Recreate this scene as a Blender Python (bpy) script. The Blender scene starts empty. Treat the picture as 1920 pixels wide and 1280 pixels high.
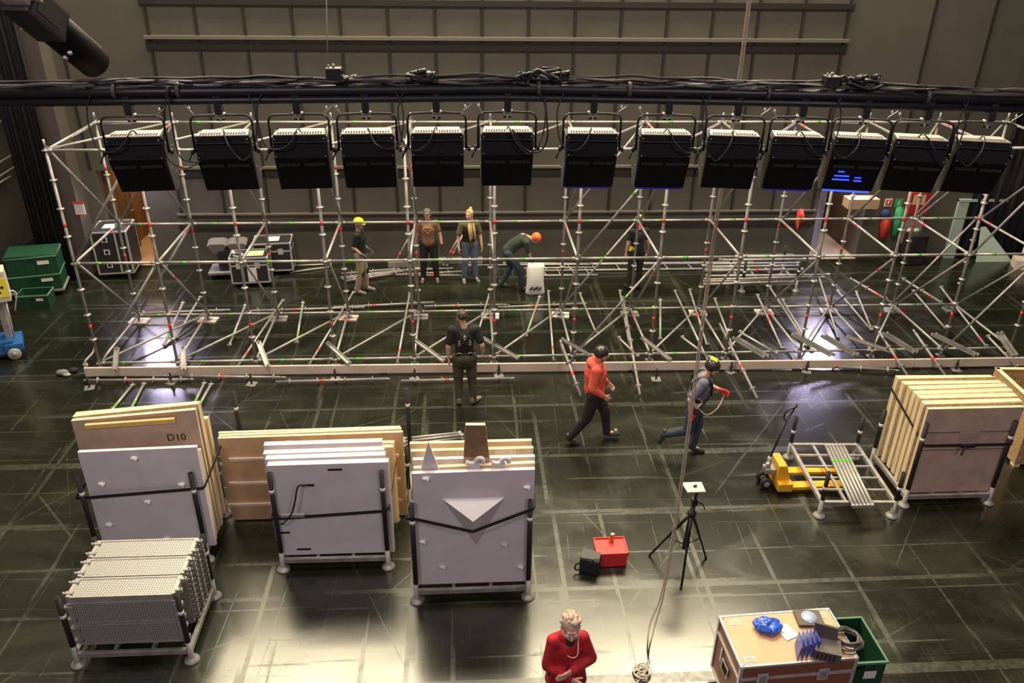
import bpy, bmesh, math, random
from mathutils import Vector, Matrix, Euler
random.seed(7)
PI = math.pi
scene = bpy.context.scene
COL = scene.collection

# ------------------------------------------------------------ camera
CH, CP, CY, CR, CF = 7.63854, 0.47926, 0.06463, 0.01395, 1527.54
fw = Vector((math.sin(CY)*math.cos(CP), math.cos(CY)*math.cos(CP), -math.sin(CP)))
rt0 = Vector((math.cos(CY), -math.sin(CY), 0)); up0 = rt0.cross(fw)
rt = rt0*math.cos(CR) + up0*math.sin(CR); upv = rt.cross(fw)
cam = bpy.data.cameras.new('camera'); camo = bpy.data.objects.new('camera', cam); COL.objects.link(camo)
cam.sensor_width = 36; cam.lens = 36*CF/1920; cam.clip_end = 200
M = Matrix((rt, upv, -fw)).transposed().to_4x4(); M.translation = (0, 0, CH); camo.matrix_world = M
scene.camera = camo
def ray(u, v): return fw + rt*((u-960)/CF) - upv*((v-640)/CF)
def fl(u, v, z=0.0):
    d = ray(u, v); return d*((z-CH)/d.z) + Vector((0, 0, CH))
def onY(u, v, Y):
    d = ray(u, v); return d*(Y/d.y) + Vector((0, 0, CH))

# ------------------------------------------------------------ world, lights, exposure
w = bpy.data.worlds.new('world'); scene.world = w; w.use_nodes = True
w.node_tree.nodes['Background'].inputs[0].default_value = (.30, .27, .25, 1)
w.node_tree.nodes['Background'].inputs[1].default_value = .05
vs = scene.view_settings; vs.view_transform = 'Standard'; vs.look = 'None'; vs.gamma = 1; vs.exposure = 0.12
vs.use_curve_mapping = False
def light(name, kind, loc, energy, color, target=None, **k):
    l = bpy.data.lights.new(name, kind); l.energy = energy; l.color = color
    for a, b in k.items(): setattr(l, a, b)
    o = bpy.data.objects.new(name, l); COL.objects.link(o); o.location = loc
    if target is not None:
        o.rotation_euler = (Vector(target)-Vector(loc)).to_track_quat('-Z', 'Y').to_euler()
    return o
# work lights hanging in the fly tower above the stage
for x in (-5.4, 0.6, 6.6):
    light('overhead_work_fill', 'AREA', (x, 18.2, 14.6), 2750, (1, .86, .58), (x*.9, 6, 0), shape='RECTANGLE', size=5.7, size_y=5.4)
for x in (-4.5, 5.5):  # extra overhead pair added as general fill for stage and back wall
    light('overhead_work_fill', 'AREA', (x, 8.5, 15), 900, (1, .88, .70), (x, 13, 0), shape='RECTANGLE', size=2.4, size_y=2.0)
# added fill from the camera side to brighten the crate fronts
light('camera_fill_light', 'AREA', (-5, -3.5, 11.5), 450, (1, .87, .97), (0, 9, .5), shape='RECTANGLE', size=3, size_y=2)
light('camera_fill_light', 'AREA', (5, -3.5, 11.5), 380, (1, .87, .97), (2, 10, .5), shape='RECTANGLE', size=3, size_y=2)
# floods over the two upstage doors
light('door_flood', 'AREA', (-7.73, 18.75, 2.62), 85, (.74, .68, 1), (-5.9, 14.2, 0), shape='RECTANGLE', size=.5, size_y=.4)
light('door_flood', 'AREA', (9.42, 18.75, 2.68), 105, (.72, .66, 1), (6.9, 14, 0), shape='RECTANGLE', size=.5, size_y=.4)

# ------------------------------------------------------------ materials
def new_mat(name):
    m = bpy.data.materials.new(name); m.use_nodes = True
    return m, m.node_tree.nodes, m.node_tree.links, m.node_tree.nodes['Principled BSDF']
def mat(name, col, rough=.5, metal=0., noise=0., scale=8., bump=0., emit=None, es=1., bscale=None, stretch=(1, 1, 1)):
    m, n, l, b = new_mat(name)
    b.inputs['Base Color'].default_value = (*col, 1); b.inputs['Roughness'].default_value = rough; b.inputs['Metallic'].default_value = metal
    if noise or bump:
        tc = n.new('ShaderNodeTexCoord'); mp = n.new('ShaderNodeMapping'); mp.inputs['Scale'].default_value = stretch
        l.new(tc.outputs['Object'], mp.inputs['Vector'])
        nz = n.new('ShaderNodeTexNoise'); nz.inputs['Scale'].default_value = scale; nz.inputs['Detail'].default_value = 5
        l.new(mp.outputs[0], nz.inputs['Vector'])
        if noise:
            r = n.new('ShaderNodeValToRGB'); r.color_ramp.elements[0].position = .3; r.color_ramp.elements[1].position = .7
            r.color_ramp.elements[0].color = (*[c*(1-noise) for c in col], 1); r.color_ramp.elements[1].color = (*[min(1, c*(1+noise)) for c in col], 1)
            l.new(nz.outputs['Fac'], r.inputs['Fac']); l.new(r.outputs['Color'], b.inputs['Base Color'])
        if bump:
            n2 = n.new('ShaderNodeTexNoise'); n2.inputs['Scale'].default_value = bscale or scale*2; n2.inputs['Detail'].default_value = 3
            l.new(mp.outputs[0], n2.inputs['Vector'])
            bp = n.new('ShaderNodeBump'); bp.inputs['Strength'].default_value = bump; bp.inputs['Distance'].default_value = .02
            l.new(n2.outputs['Fac'], bp.inputs['Height']); l.new(bp.outputs['Normal'], b.inputs['Normal'])
    if emit:
        b.inputs['Emission Color'].default_value = (*emit, 1); b.inputs['Emission Strength'].default_value = es
    return m
def wood_mat(name, c1, c2, axis=0, rough=.55):
    m, n, l, b = new_mat(name)
    tc = n.new('ShaderNodeTexCoord'); mp = n.new('ShaderNodeMapping'); l.new(tc.outputs['Object'], mp.inputs['Vector'])
    s = [14, 14, 14]; s[axis] = .8; mp.inputs['Scale'].default_value = s
    nz = n.new('ShaderNodeTexNoise'); nz.inputs['Scale'].default_value = 1; nz.inputs['Detail'].default_value = 6; nz.inputs['Distortion'].default_value = .6
    l.new(mp.outputs[0], nz.inputs['Vector'])
    r = n.new('ShaderNodeValToRGB'); r.color_ramp.elements[0].position = .32; r.color_ramp.elements[1].position = .66
    r.color_ramp.elements[0].color = (*c1, 1); r.color_ramp.elements[1].color = (*c2, 1)
    l.new(nz.outputs['Fac'], r.inputs['Fac']); l.new(r.outputs['Color'], b.inputs['Base Color']); b.inputs['Roughness'].default_value = rough
    return m
steel = mat('galvanised_steel', (.37, .355, .33), .45, .35, .2, 6)
steel2 = mat('dull_galvanised_steel', (.31, .295, .28), .5, .35, .22, 7)
red = mat('red_tape', (.75, .06, .035), .5)
green = mat('green_tape', (.12, .42, .05), .5)
black = mat('black_metal', (.012, .012, .013), .45, .2, .2, 20)
blackr = mat('black_rubber', (.012, .012, .013), .7)
black_fab = mat('black_fabric', (.014, .015, .017), .85, 0, .25, 12, .3)
whitep = mat('white_painted_plywood', (.66, .62, .64), .45, 0, .05, 4, .12, bscale=90)
pine = wood_mat('pine_plywood', (.62, .46, .27), (.78, .64, .42), 0)
pinez = wood_mat('pine_edge_wood', (.60, .45, .26), (.80, .66, .44), 2)
brown = mat('brown_hardboard', (.50, .36, .28), .6, 0, .14, 5, .05)
brownl = mat('light_brown_plywood', (.52, .34, .20), .55, 0, .14, 4, .05)
pinkwood = mat('pale_timber', (.60, .50, .42), .6, 0, .10, 3, .05)
osb = mat('chipboard', (.42, .27, .13), .7, 0, .4, 30)
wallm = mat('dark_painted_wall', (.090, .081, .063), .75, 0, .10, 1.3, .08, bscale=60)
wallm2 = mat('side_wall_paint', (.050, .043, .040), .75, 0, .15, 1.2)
wallrib = mat('dark_wall_rib', (.018, .015, .012), .7)
railm = mat('pale_wall_rail', (.17, .155, .125), .5, .2)
ceilm = mat('ceiling_black', (.02, .02, .02), .9)
velvet = mat('black_velvet', (.006, .006, .009), .95)
lampblk = mat('lamp_housing_black', (.0045, .0045, .005), .55, .0, .35, 60, .12, bscale=90)
lampblk.node_tree.nodes['Principled BSDF'].inputs['Specular IOR Level'].default_value = .12
lampbe = mat('lamp_lit_beige', (.40, .33, .29), .5, .1, .15, 25)  # overhead light on the black lamp tops, put into the colour
lampside = mat('lamp_side_dusty', (.05, .045, .038), .6, .1, .25, 25)
slotm = mat('dark_slot', (.004, .004, .004), .9)
bluegl = mat('lit_blue_filter', (.01, .02, .3), .5, 0, emit=(.02, .05, 1), es=3.2)
cable = mat('black_cable', (.014, .014, .015), .38)
cablel = mat('dusty_cable', (.06, .055, .05), .5)
ropem = mat('hemp_rope', (.30, .24, .18), .85, 0, .25, 60, .4, bscale=120)
ropew = mat('pale_rope', (.55, .47, .38), .85, 0, .2, 60)
yellow = mat('yellow_paint', (.78, .40, .02), .42, 0, .10, 8)
bluep = mat('blue_paint', (.015, .10, .30), .45, 0, .12, 8)
greenp = mat('green_plastic', (.009, .055, .023), .5, 0, .12, 10)
greenl = mat('green_plastic_rim', (.12, .26, .14), .5)
redp = mat('red_plastic', (.72, .03, .03), .4, 0, .06, 8)
brass = mat('brass', (.50, .32, .14), .35, .8)
alu = mat('aluminium_edging', (.62, .60, .58), .35, .5, .08, 12)
casetop = mat('case_top_plywood', (.60, .35, .20), .5, 0, .08, 5)
caseside = mat('case_side_brown', (.22, .075, .04), .5, 0, .15, 6)
caseblk = mat('case_side_black', (.02, .018, .02), .5, 0, .2, 6)
skin = mat('skin', (.60, .34, .24), .55, 0, .06, 20)
paper = mat('paper', (.75, .73, .68), .7)
mint = mat('pale_green_paint', (.42, .52, .45), .6)
tan = mat('lit_plank_wall', (.30, .19, .10), .6, 0, .45, 5, stretch=(3, 3, .12))
hall = mat('hallway_paint', (.45, .42, .52), .6, 0, .06, 3)

def floor_mat():
    m, n, l, b = new_mat('glossy_black_stage_vinyl')
    tc = n.new('ShaderNodeTexCoord'); O = tc.outputs['Object']
    def noise(sc, det=4, vec=None, stretch=None, dist=0):
        z = n.new('ShaderNodeTexNoise'); z.inputs['Scale'].default_value = sc; z.inputs['Detail'].default_value = det; z.inputs['Distortion'].default_value = dist
        v = vec or O
        if stretch:
            mp = n.new('ShaderNodeMapping'); mp.inputs['Scale'].default_value = stretch; l.new(v, mp.inputs['Vector']); v = mp.outputs[0]
        l.new(v, z.inputs['Vector']); return z.outputs['Fac']
    def math_(op, a, c=None, d=None, clamp=False):
        q = n.new('ShaderNodeMath'); q.operation = op; q.use_clamp = clamp
        for i, x in enumerate((a, c, d)):
            if x is None: continue
            if isinstance(x, (int, float)): q.inputs[i].default_value = x
            else: l.new(x, q.inputs[i])
        return q.outputs[0]
    def ramp(x, lo, hi):
        q = n.new('ShaderNodeMapRange'); q.inputs['From Min'].default_value = lo; q.inputs['From Max'].default_value = hi; l.new(x, q.inputs['Value']); return q.outputs[0]
    def lines(ang, period, width, off, msc, mthr, seed):
        mp = n.new('ShaderNodeMapping'); mp.inputs['Rotation'].default_value = (0, 0, math.radians(ang)); mp.inputs['Location'].default_value = (off, seed, 0)
        l.new(O, mp.inputs['Vector'])
        sp = n.new('ShaderNodeSeparateXYZ'); l.new(mp.outputs[0], sp.inputs[0])
        fr = math_('PINGPONG', sp.outputs['X'], period/2)
        ln = math_('LESS_THAN', fr, width/2)
        # break every strip up along its length and from strip to strip
        cell = math_('FLOOR', math_('DIVIDE', sp.outputs['X'], period))
        cb = n.new('ShaderNodeCombineXYZ'); l.new(math_('MULTIPLY', cell, 7.31), cb.inputs['X']); l.new(math_('MULTIPLY', sp.outputs['Y'], msc), cb.inputs['Y']); cb.inputs['Z'].default_value = seed
        nz = noise(1.0, 2, cb.outputs[0]); mk = ramp(nz, mthr, mthr+.06)
        return math_('MULTIPLY', ln, mk, clamp=True)
    tape = None
    for a in ((0, 1.05, .055, .2, .5, .50, 1), (0, 1.9, .12, .7, .35, .50, 2), (90, .83, .055, .1, .45, .50, 3), (90, 1.46, .14, .5, .3, .47, 4),
              (3, .61, .018, .3, .6, .56, 5), (92, .52, .016, .25, .5, .57, 6), (38, 2.6, .035, .4, .3, .54, 7), (-42, 2.9, .03, .9, .3, .55, 8), (64, 3.7, .05, .2, .3, .56, 9), (-24, 3.3, .03, 1.3, .3, .55, 10)):
        t = lines(*a); tape = t if tape is None else math_('MAXIMUM', tape, t)
    worn = math_('ADD', .45, math_('MULTIPLY', ramp(noise(14, 4), .35, .65), .55))
    tape = math_('MULTIPLY', tape, worn)
    scuff = ramp(noise(.55, 6, stretch=(1, 1.6, 1), dist=1.5), .45, .75)
    scr = ramp(noise(1, 5, stretch=(60, 2.2, 1)), .60, .72)
    scr2 = ramp(noise(1, 5, stretch=(2.4, 70, 1)), .60, .72)
    scr = math_('MULTIPLY', math_('MAXIMUM', scr, scr2), .16)
    # seams between the vinyl sheets
    seams = None
    for a in ((0, 2.0, .012, .35, .01, -1, 1), (90, 6.3, .012, .2, .01, -1, 2)):
        t = lines(*a); seams = t if seams is None else math_('MAXIMUM', seams, t)
    r = n.new('ShaderNodeMix'); r.data_type = 'RGBA'; r.inputs['A'].default_value = (.0068, .0084, .0042, 1); r.inputs['B'].default_value = (.021, .025, .0135, 1)
    l.new(math_('MULTIPLY', scuff, .8), r.inputs['Factor'])
    r2 = n.new('ShaderNodeMix'); r2.data_type = 'RGBA'; r2.inputs['B'].default_value = (.115, .125, .080, 1)
    l.new(r.outputs['Result'], r2.inputs['A']); l.new(math_('MAXIMUM', math_('MULTIPLY', tape, .19), scr), r2.inputs['Factor'])
    r3 = n.new('ShaderNodeMix'); r3.data_type = 'RGBA'; r3.inputs['B'].default_value = (.004, .004, .003, 1)
    l.new(r2.outputs['Result'], r3.inputs['A']); l.new(seams, r3.inputs['Factor']); l.new(r3.outputs['Result'], b.inputs['Base Color'])
    ro = math_('ADD', .21, math_('MULTIPLY', tape, .16)); ro = math_('ADD', ro, math_('MULTIPLY', scuff, .10)); ro = math_('ADD', ro, math_('MULTIPLY', scr, .25))
    l.new(ro, b.inputs['Roughness']); b.inputs['IOR'].default_value = 1.78
    bp = n.new('ShaderNodeBump'); bp.inputs['Strength'].default_value = .05; bp.inputs['Distance'].default_value = .004
    l.new(noise(45, 4), bp.inputs['Height']); l.new(bp.outputs['Normal'], b.inputs['Normal'])
    return m

# ------------------------------------------------------------ mesh builder
class MB:
    def __init__(s): s.bm = bmesh.new(); s.mats = []
    def _mi(s, m):
        if m not in s.mats: s.mats.append(m)
        return s.mats.index(m)
    def _set(s, verts, m, smooth=False):
        i = s._mi(m); fs = set()
        for v in verts: fs.update(v.link_faces)
        for f in fs: f.material_index = i; f.smooth = smooth
    def box(s, a, b, m, rot=None, bev=0):
        a = Vector(a); b = Vector(b); c = (a+b)/2; d = b-a
        mat4 = Matrix.Translation(c) @ (rot.to_4x4() if rot else Matrix()) @ Matrix.Diagonal((abs(d.x), abs(d.y), abs(d.z), 1))
        r = bmesh.ops.create_cube(s.bm, size=1, matrix=mat4); vs_ = r['verts']; s._set(vs_, m)
        if bev:
            es = list({e for v in vs_ for e in v.link_edges})
            rr = bmesh.ops.bevel(s.bm, geom=es, offset=bev, segments=2, affect='EDGES', profile=.7)
            i = s._mi(m)
            for f in rr['faces']: f.material_index = i
        return s
    def tube(s, p0, p1, r, m, r1=None, seg=10, caps=True):
        p0 = Vector(p0); p1 = Vector(p1); d = p1-p0; L = d.length
        if L < 1e-6: return s
        q = d.to_track_quat('Z', 'Y').to_matrix().to_4x4()
        rr = bmesh.ops.create_cone(s.bm, cap_ends=caps, cap_tris=False, segments=seg, radius1=r, radius2=r if r1 is None else r1, depth=L, matrix=Matrix.Translation((p0+p1)/2) @ q)
        i = s._mi(m); fs = {f for v in rr['verts'] for f in v.link_faces}
        for f in fs: f.material_index = i; f.smooth = len(f.verts) == 4
        return s
    def ball(s, c, r, m, sub=2, rot=None):
        if isinstance(r, (int, float)): r = (r, r, r)
        mat4 = Matrix.Translation(c) @ (rot.to_4x4() if rot else Matrix()) @ Matrix.Diagonal((*r, 1))
        rr = bmesh.ops.create_icosphere(s.bm, subdivisions=sub, radius=1, matrix=mat4); s._set(rr['verts'], m, True); return s
    def lathe(s, prof, m, c=(0, 0, 0), axis=(0, 0, 1), seg=16, capped=True):
        q = Vector(axis).to_track_quat('Z', 'Y').to_matrix(); c = Vector(c); rings = []
        for r, z in prof:
            rings.append([s.bm.verts.new(c + q @ Vector((r*math.cos(2*PI*k/seg), r*math.sin(2*PI*k/seg), z))) for k in range(seg)])
        i = s._mi(m)
        for a, b in zip(rings, rings[1:]):
            for k in range(seg):
                f = s.bm.faces.new((a[k], a[(k+1) % seg], b[(k+1) % seg], b[k])); f.material_index = i; f.smooth = True
        if capped:
            for rg, fl_ in ((rings[0], True), (rings[-1], False)):
                f = s.bm.faces.new(list(reversed(rg)) if fl_ else rg); f.material_index = i
        return s
    def prism(s, pts, depth, m, msides=None):
        """pts: 3d polygon, depth: vector"""
        depth = Vector(depth); a = [s.bm.verts.new(Vector(p)) for p in pts]; b = [s.bm.verts.new(Vector(p)+depth) for p in pts]
        i = s._mi(m); j = s._mi(msides or m)
        f = s.bm.faces.new(a); f.material_index = i; f = s.bm.faces.new(list(reversed(b))); f.material_index = i
        for k in range(len(a)):
            f = s.bm.faces.new((a[k], b[k], b[(k+1) % len(a)], a[(k+1) % len(a)])); f.material_index = j
        bmesh.ops.recalc_face_normals(s.bm, faces=list({f for v in a+b for f in v.link_faces}))
        return s
    def path(s, pts, r, m, seg=8, smooth_n=0):
        pts = [Vector(p) for p in pts]
        if smooth_n: pts = catmull(pts, smooth_n)
        i = s._mi(m); rings = []; nrm = None
        for k, p in enumerate(pts):
            t = (pts[min(k+1, len(pts)-1)] - pts[max(k-1, 0)]).normalized()
            if nrm is None:
                nrm = t.orthogonal().normalized()
            else:
                nrm = (nrm - t*nrm.dot(t));  nrm = nrm.normalized() if nrm.length > 1e-6 else t.orthogonal().normalized()
            bn = t.cross(nrm)
            rings.append([s.bm.verts.new(p + (nrm*math.cos(2*PI*j/seg)+bn*math.sin(2*PI*j/seg))*r) for j in range(seg)])
        for a, b in zip(rings, rings[1:]):
            for j in range(seg):
                f = s.bm.faces.new((a[j], a[(j+1) % seg], b[(j+1) % seg], b[j])); f.material_index = i; f.smooth = True
        s.bm.faces.new(list(reversed(rings[0]))).material_index = i; s.bm.faces.new(rings[-1]).material_index = i
        return s
    def build(s, name, parent=None, loc=None):
        me = bpy.data.meshes.new(name); s.bm.to_mesh(me); s.bm.free()
        for m in s.mats: me.materials.append(m)
        o = bpy.data.objects.new(name, me); COL.objects.link(o)
        if parent: o.parent = parent
        if loc is not None: o.location = loc
        return o
def catmull(P, n):
    out = []
    Q = [P[0]*2-P[1]] + P + [P[-1]*2-P[-2]]
    for k in range(1, len(Q)-2):
        a, b, c, d = Q[k-1:k+3]
        for j in range(n):
            t = j/n; out.append(.5*((2*b)+(c-a)*t+(2*a-5*b+4*c-d)*t*t+(3*b-a-3*c+d)*t**3))
    out.append(P[-1]); return out
def tag(o, label, cat, group=None, kind=None):
    o['label'] = label; o['category'] = cat
    if group: o['group'] = group
    if kind: o['kind'] = kind
    return o
def empty(name, loc, label, cat, group=None, rz=0):
    o = bpy.data.objects.new(name, None); o.empty_display_size = .1; COL.objects.link(o); o.location = loc; o.rotation_euler = (0, 0, rz)
    return tag(o, label, cat, group)
def struct(o): o['kind'] = 'structure'; return o
def copy_tree(o, parent=None):
    c = o.copy(); COL.objects.link(c)
    if parent: c.parent = parent
    for ch in o.children: copy_tree(ch, c)
    return c
def text_mesh(txt, size, m, name, parent, loc, rot, ext=.002):
    cu = bpy.data.curves.new(name, 'FONT'); cu.body = txt; cu.size = size; cu.extrude = ext; cu.align_x = 'CENTER'; cu.align_y = 'CENTER'
    t = bpy.data.objects.new(name, cu); COL.objects.link(t)
    bpy.context.view_layer.update()
    me = bpy.data.meshes.new_from_object(t.evaluated_get(bpy.context.evaluated_depsgraph_get()))
    bpy.data.objects.remove(t); me.materials.clear(); me.materials.append(m)
    o = bpy.data.objects.new(name, me); COL.objects.link(o); o.parent = parent; o.location = loc; o.rotation_euler = rot
    return o

#@@STRUCTURE
# ------------------------------------------------------------ the building
fm = floor_mat()
struct(MB().box((-13, -4, -.2), (17, 26, 0), fm).build('floor'))
WY = 19.0
dl0, dl1 = -8.45, -7.42      # left doorway
dr0, dr1 = 8.80, 10.02       # right doorway
DH = 2.35
b = MB()
b.box((-9.65, WY, 0), (dl0, WY+.35, 22), wallm); b.box((dl0, WY, DH), (dl1, WY+.35, 22), wallm)
b.box((dl1, WY, 0), (dr0, WY+.35, 22), wallm); b.box((dr0, WY, DH), (dr1, WY+.35, 22), wallm)
b.box((dr1, WY, 0), (16.5, WY+.35, 22), wallm)
wall_back = struct(b.build('wall_back'))
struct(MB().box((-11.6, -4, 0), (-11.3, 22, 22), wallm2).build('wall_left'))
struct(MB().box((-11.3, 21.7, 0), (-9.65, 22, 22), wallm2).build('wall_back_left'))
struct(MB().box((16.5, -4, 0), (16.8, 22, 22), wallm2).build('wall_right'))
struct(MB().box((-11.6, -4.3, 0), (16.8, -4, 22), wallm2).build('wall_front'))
struct(MB().box((-11.6, -4.3, 22), (16.8, 22, 22.3), ceilm).build('ceiling'))
RX = [onY(904, 133, WY).x + 1.02*k for k in range(-7, 9)]
for x in RX:
    MB().box((x-.028, WY-.05, 1.30), (x+.028, WY-.002, 6.4), wallrib, bev=.01).build('wall_rib', wall_back)
for z0, z1, m, d in ((1.28, 1.32, railm, .08), (2.40, 2.45, railm, .10), (2.20, 2.34, wallrib, .05), (5.24, 5.31, railm, .12), (5.02, 5.14, wallrib, .06), (5.93, 6.05, wallrib, .07), (.95, 1.08, wallrib, .09)):
    MB().box((RX[0]-.1, WY-d, z0), (RX[-1]+.1, WY-.001, z1), m).build('wall_rail', wall_back)
MB().box((-9.65, WY-.10, 0), (dl0, WY-.001, .12), wallrib).build('skirting', wall_back)
# stub pilasters and corner column on the left
MB().box((-9.30, WY-.5, 0), (-8.80, WY, 22), mat('grey_column', (.085, .070, .062), .7, 0, .1, 2)).build('column', wall_back)
for x in (-9.0, -8.55, 10.6, 12.0): MB().box((x-.03, WY-.03, 2.4), (x+.03, WY-.001, 22), wallrib).build('wall_seam', wall_back)
# black leg curtains
def curtain(name, x0, x1, y, z0, z1, label, n=9, amp=.05):
    b = MB(); pts = []
    N = n*6
    for k in range(N+1):
        t = k/N; pts.append((x0+(x1-x0)*t, y+amp*math.sin(t*n*2*PI)+.02*math.sin(t*37)))
    lo = [b.bm.verts.new((p[0], p[1], z0)) for p in pts]; hi = [b.bm.verts.new((p[0], p[1], z1)) for p in pts]
    lo2 = [b.bm.verts.new((p[0], p[1]+.02, z0)) for p in pts]; hi2 = [b.bm.verts.new((p[0], p[1]+.02, z1)) for p in pts]
    i = b._mi(velvet)
    for k in range(N):
        for q in ((lo[k], lo[k+1], hi[k+1], hi[k]), (lo2[k+1], lo2[k], hi2[k], hi2[k+1]), (hi[k], hi[k+1], hi2[k+1], hi2[k]), (lo[k+1], lo[k], lo2[k], lo2[k+1])):
            f = b.bm.faces.new(q); f.smooth = True
    tag(b.build(name), label, 'curtain')
curtain('black_hanging_sheet', -9.75, -8.95, 18.1, .02, 9.5, 'black leg curtain hanging beside the grey column at far left')
curtain('black_hanging_sheet', 14.6, 16.4, 17.2, .02, 9.5, 'black leg curtain hanging at the far right of the stage', 14)
curtain('black_hanging_sheet', 12.66, 14.95, 18.93, .02, 3.0, 'black sheet standing in for the dark opening behind the pale board at right', 10, .03)  # dark sheet added against the solid wall for the unlit opening
curtain('border_curtain', 12.7, 16.4, 18.2, 3.1, 9.5, 'black curtain hanging high at the upper right corner', 12)
# doorway rooms
def hallway(x0, x1, back, m_in, name):
    b = MB(); y0, y1 = WY+.35, WY+back
    b.box((x0-.1, y0, 0), (x0-.001, y1, DH+.3), m_in); b.box((x1+.001, y0, 0), (x1+.1, y1, DH+.3), m_in)
    b.box((x0-.1, y1, 0), (x1+.1, y1+.1, DH+.3), m_in); b.box((x0-.1, y0, DH+.3), (x1+.1, y1, DH+.4), m_in)
    return struct(b.build(name))
hallway(dl0, dl1, 2.6, tan, 'wall_left_hallway'); hallway(dr0, dr1, 3.0, mat('brown_hall_wall', (.10, .06, .035), .7, 0, .2, 4), 'wall_right_hallway')
struct(MB().box((dl0, WY+.01, .001), (dl1, WY+2.9, .006), mat('tan_hall_floor', (.55, .36, .20), .5, 0, .1, 3)).build('trim_1'))
struct(MB().box((dr0, WY-.05, .001), (dr1, WY+2.9, .006), mat('pale_hall_floor', (.52, .42, .36), .45, 0, .1, 3)).build('trim_2'))
light('hall_lamp', 'AREA', ((dl0+dl1)/2, WY+1.2, 2.5), 20, (1, .62, .25), (-8, WY+1.5, 0), shape='RECTANGLE', size=.6, size_y=.5)
light('hall_lamp', 'AREA', ((dr0+dr1)/2, WY+1.0, 2.5), 20, (1, .8, .62), (9.4, WY+1.2, 0), shape='RECTANGLE', size=.6, size_y=.5)
def door(name, hx, hy, ang, w_, h_, m, hl=1):
    o = MB().box((0, -.025, .02), (w_, .025, h_), m, bev=.004).build(name, None, (hx, hy, 0)); o.rotation_euler = (0, 0, ang); struct(o)
    MB().tube((w_-.08, -.06*hl, 1.02), (w_-.20, -.06*hl, 1.02), .009, alu).tube((w_-.08, 0, 1.02), (w_-.08, -.06*hl, 1.02), .009, alu).build('door_handle', o)
door('door_1', dl0+.03, WY+.36, math.radians(84), .95, DH-.05, mat('brown_door', (.14, .09, .05), .6, 0, .45, 4, stretch=(4, 4, .1)))
door('door_2', dr0+.03, WY+.36, math.radians(42), .66, DH-.1, hall)
# yellow window panel far down the left hall
struct(MB().box((-7.95, WY+2.55, 1.7), (-7.5, WY+2.59, 2.3), mat('lit_yellow_window', (.8, .5, .1), .5, emit=(1, .62, .18), es=1.1)).build('window_1'))
# dark opening with pale frame and boards at the far right
MB().box((12.35, WY-.06, 0), (12.62, WY-.002, 1.55), mint).build('door_frame', wall_back)
MB().box((12.35, WY-.08, 1.50), (13.6, WY-.002, 1.56), mint).build('door_frame', wall_back)
b = MB(); b.prism([(13.05, WY-.35, .0), (14.0, WY-.35, .0), (13.9, WY-.22, .15), (13.2, WY-.12, .85), (13.08, WY-.12, .85)], (0, .03, 0), mint)
tag(b.build('pale_board'), 'pale green sloping board leaning at the foot of the right back wall', 'board')
# gallery railing and stair on the left wall
g = empty('gallery_railing', (-10.9, 16.4, 0), 'silver double handrail running along the dark left wall', 'railing')
def abs_build(b, name, parent):   # mesh made in world coordinates, parented to an empty
    o = b.build(name); o.parent = parent
    l_ = Vector(parent.location); rz = parent.rotation_euler.z
    o.matrix_parent_inverse = (Matrix.Translation(l_) @ Matrix.Rotation(rz, 4, 'Z')).inverted()
    return o
for (u0, v0, u1, v1) in ((0, 198, 60, 172), (0, 226, 102, 186), (0, 305, 130, 232), (0, 332, 135, 250), (0, 342, 20, 330)):
    X = -11.15
    def onX(u, v):
        d = ray(u, v); return d*(X/d.x) + Vector((0, 0, CH))
    a, c = onX(u0, v0), onX(u1, v1)
    a = a + (a-c)*.5
    c.y = min(c.y, 21.6)
    abs_build(MB().tube(a, c, .022, alu), 'handrail', g)
for y in (15.2, 16.8, 18.4, 20): abs_build(MB().tube((-11.12, y, 3.0), (-11.12, y, 4.0), .018, alu), 'post', g)

#@@SCAFFOLD
# ------------------------------------------------------------ ring-lock scaffold
SX = [-6.84355, -5.41799, -3.96352, -2.47829, -0.97576, 0.54797, 2.06624, 3.58787, 5.09181, 6.57101, 8.02636, 9.45769, 10.8637]
FY, RY, B0 = 13.7731, 15.84, .15
sc = empty('scaffold', (2, 14.8, 0), 'long galvanised ring scaffold, two rows of uprights with ledgers and diagonals', 'scaffold')
RT = .0255
def rosette(b, p, ax=(0, 0, 1), m=steel):
    b.lathe([(.026, -.02), (.028, -.006), (.062, -.005), (.062, .005), (.028, .006), (.026, .02)], m, p, ax, 14)
def mk_standard(b, a, c, n0, red_at, spig=True, m=steel2):
    a = Vector(a); c = Vector(c); d = (c-a).normalized(); L = (c-a).length
    b.tube(a, c, RT, m)
    t = n0
    while t < L+.001:
        rosette(b, a+d*t, d); t += .5
    for r_ in red_at: b.tube(a+d*(r_-.04), a+d*(r_+.04), RT+.0015, red)
    if spig: b.tube(c, c+d*.14, .019, m)
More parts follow.
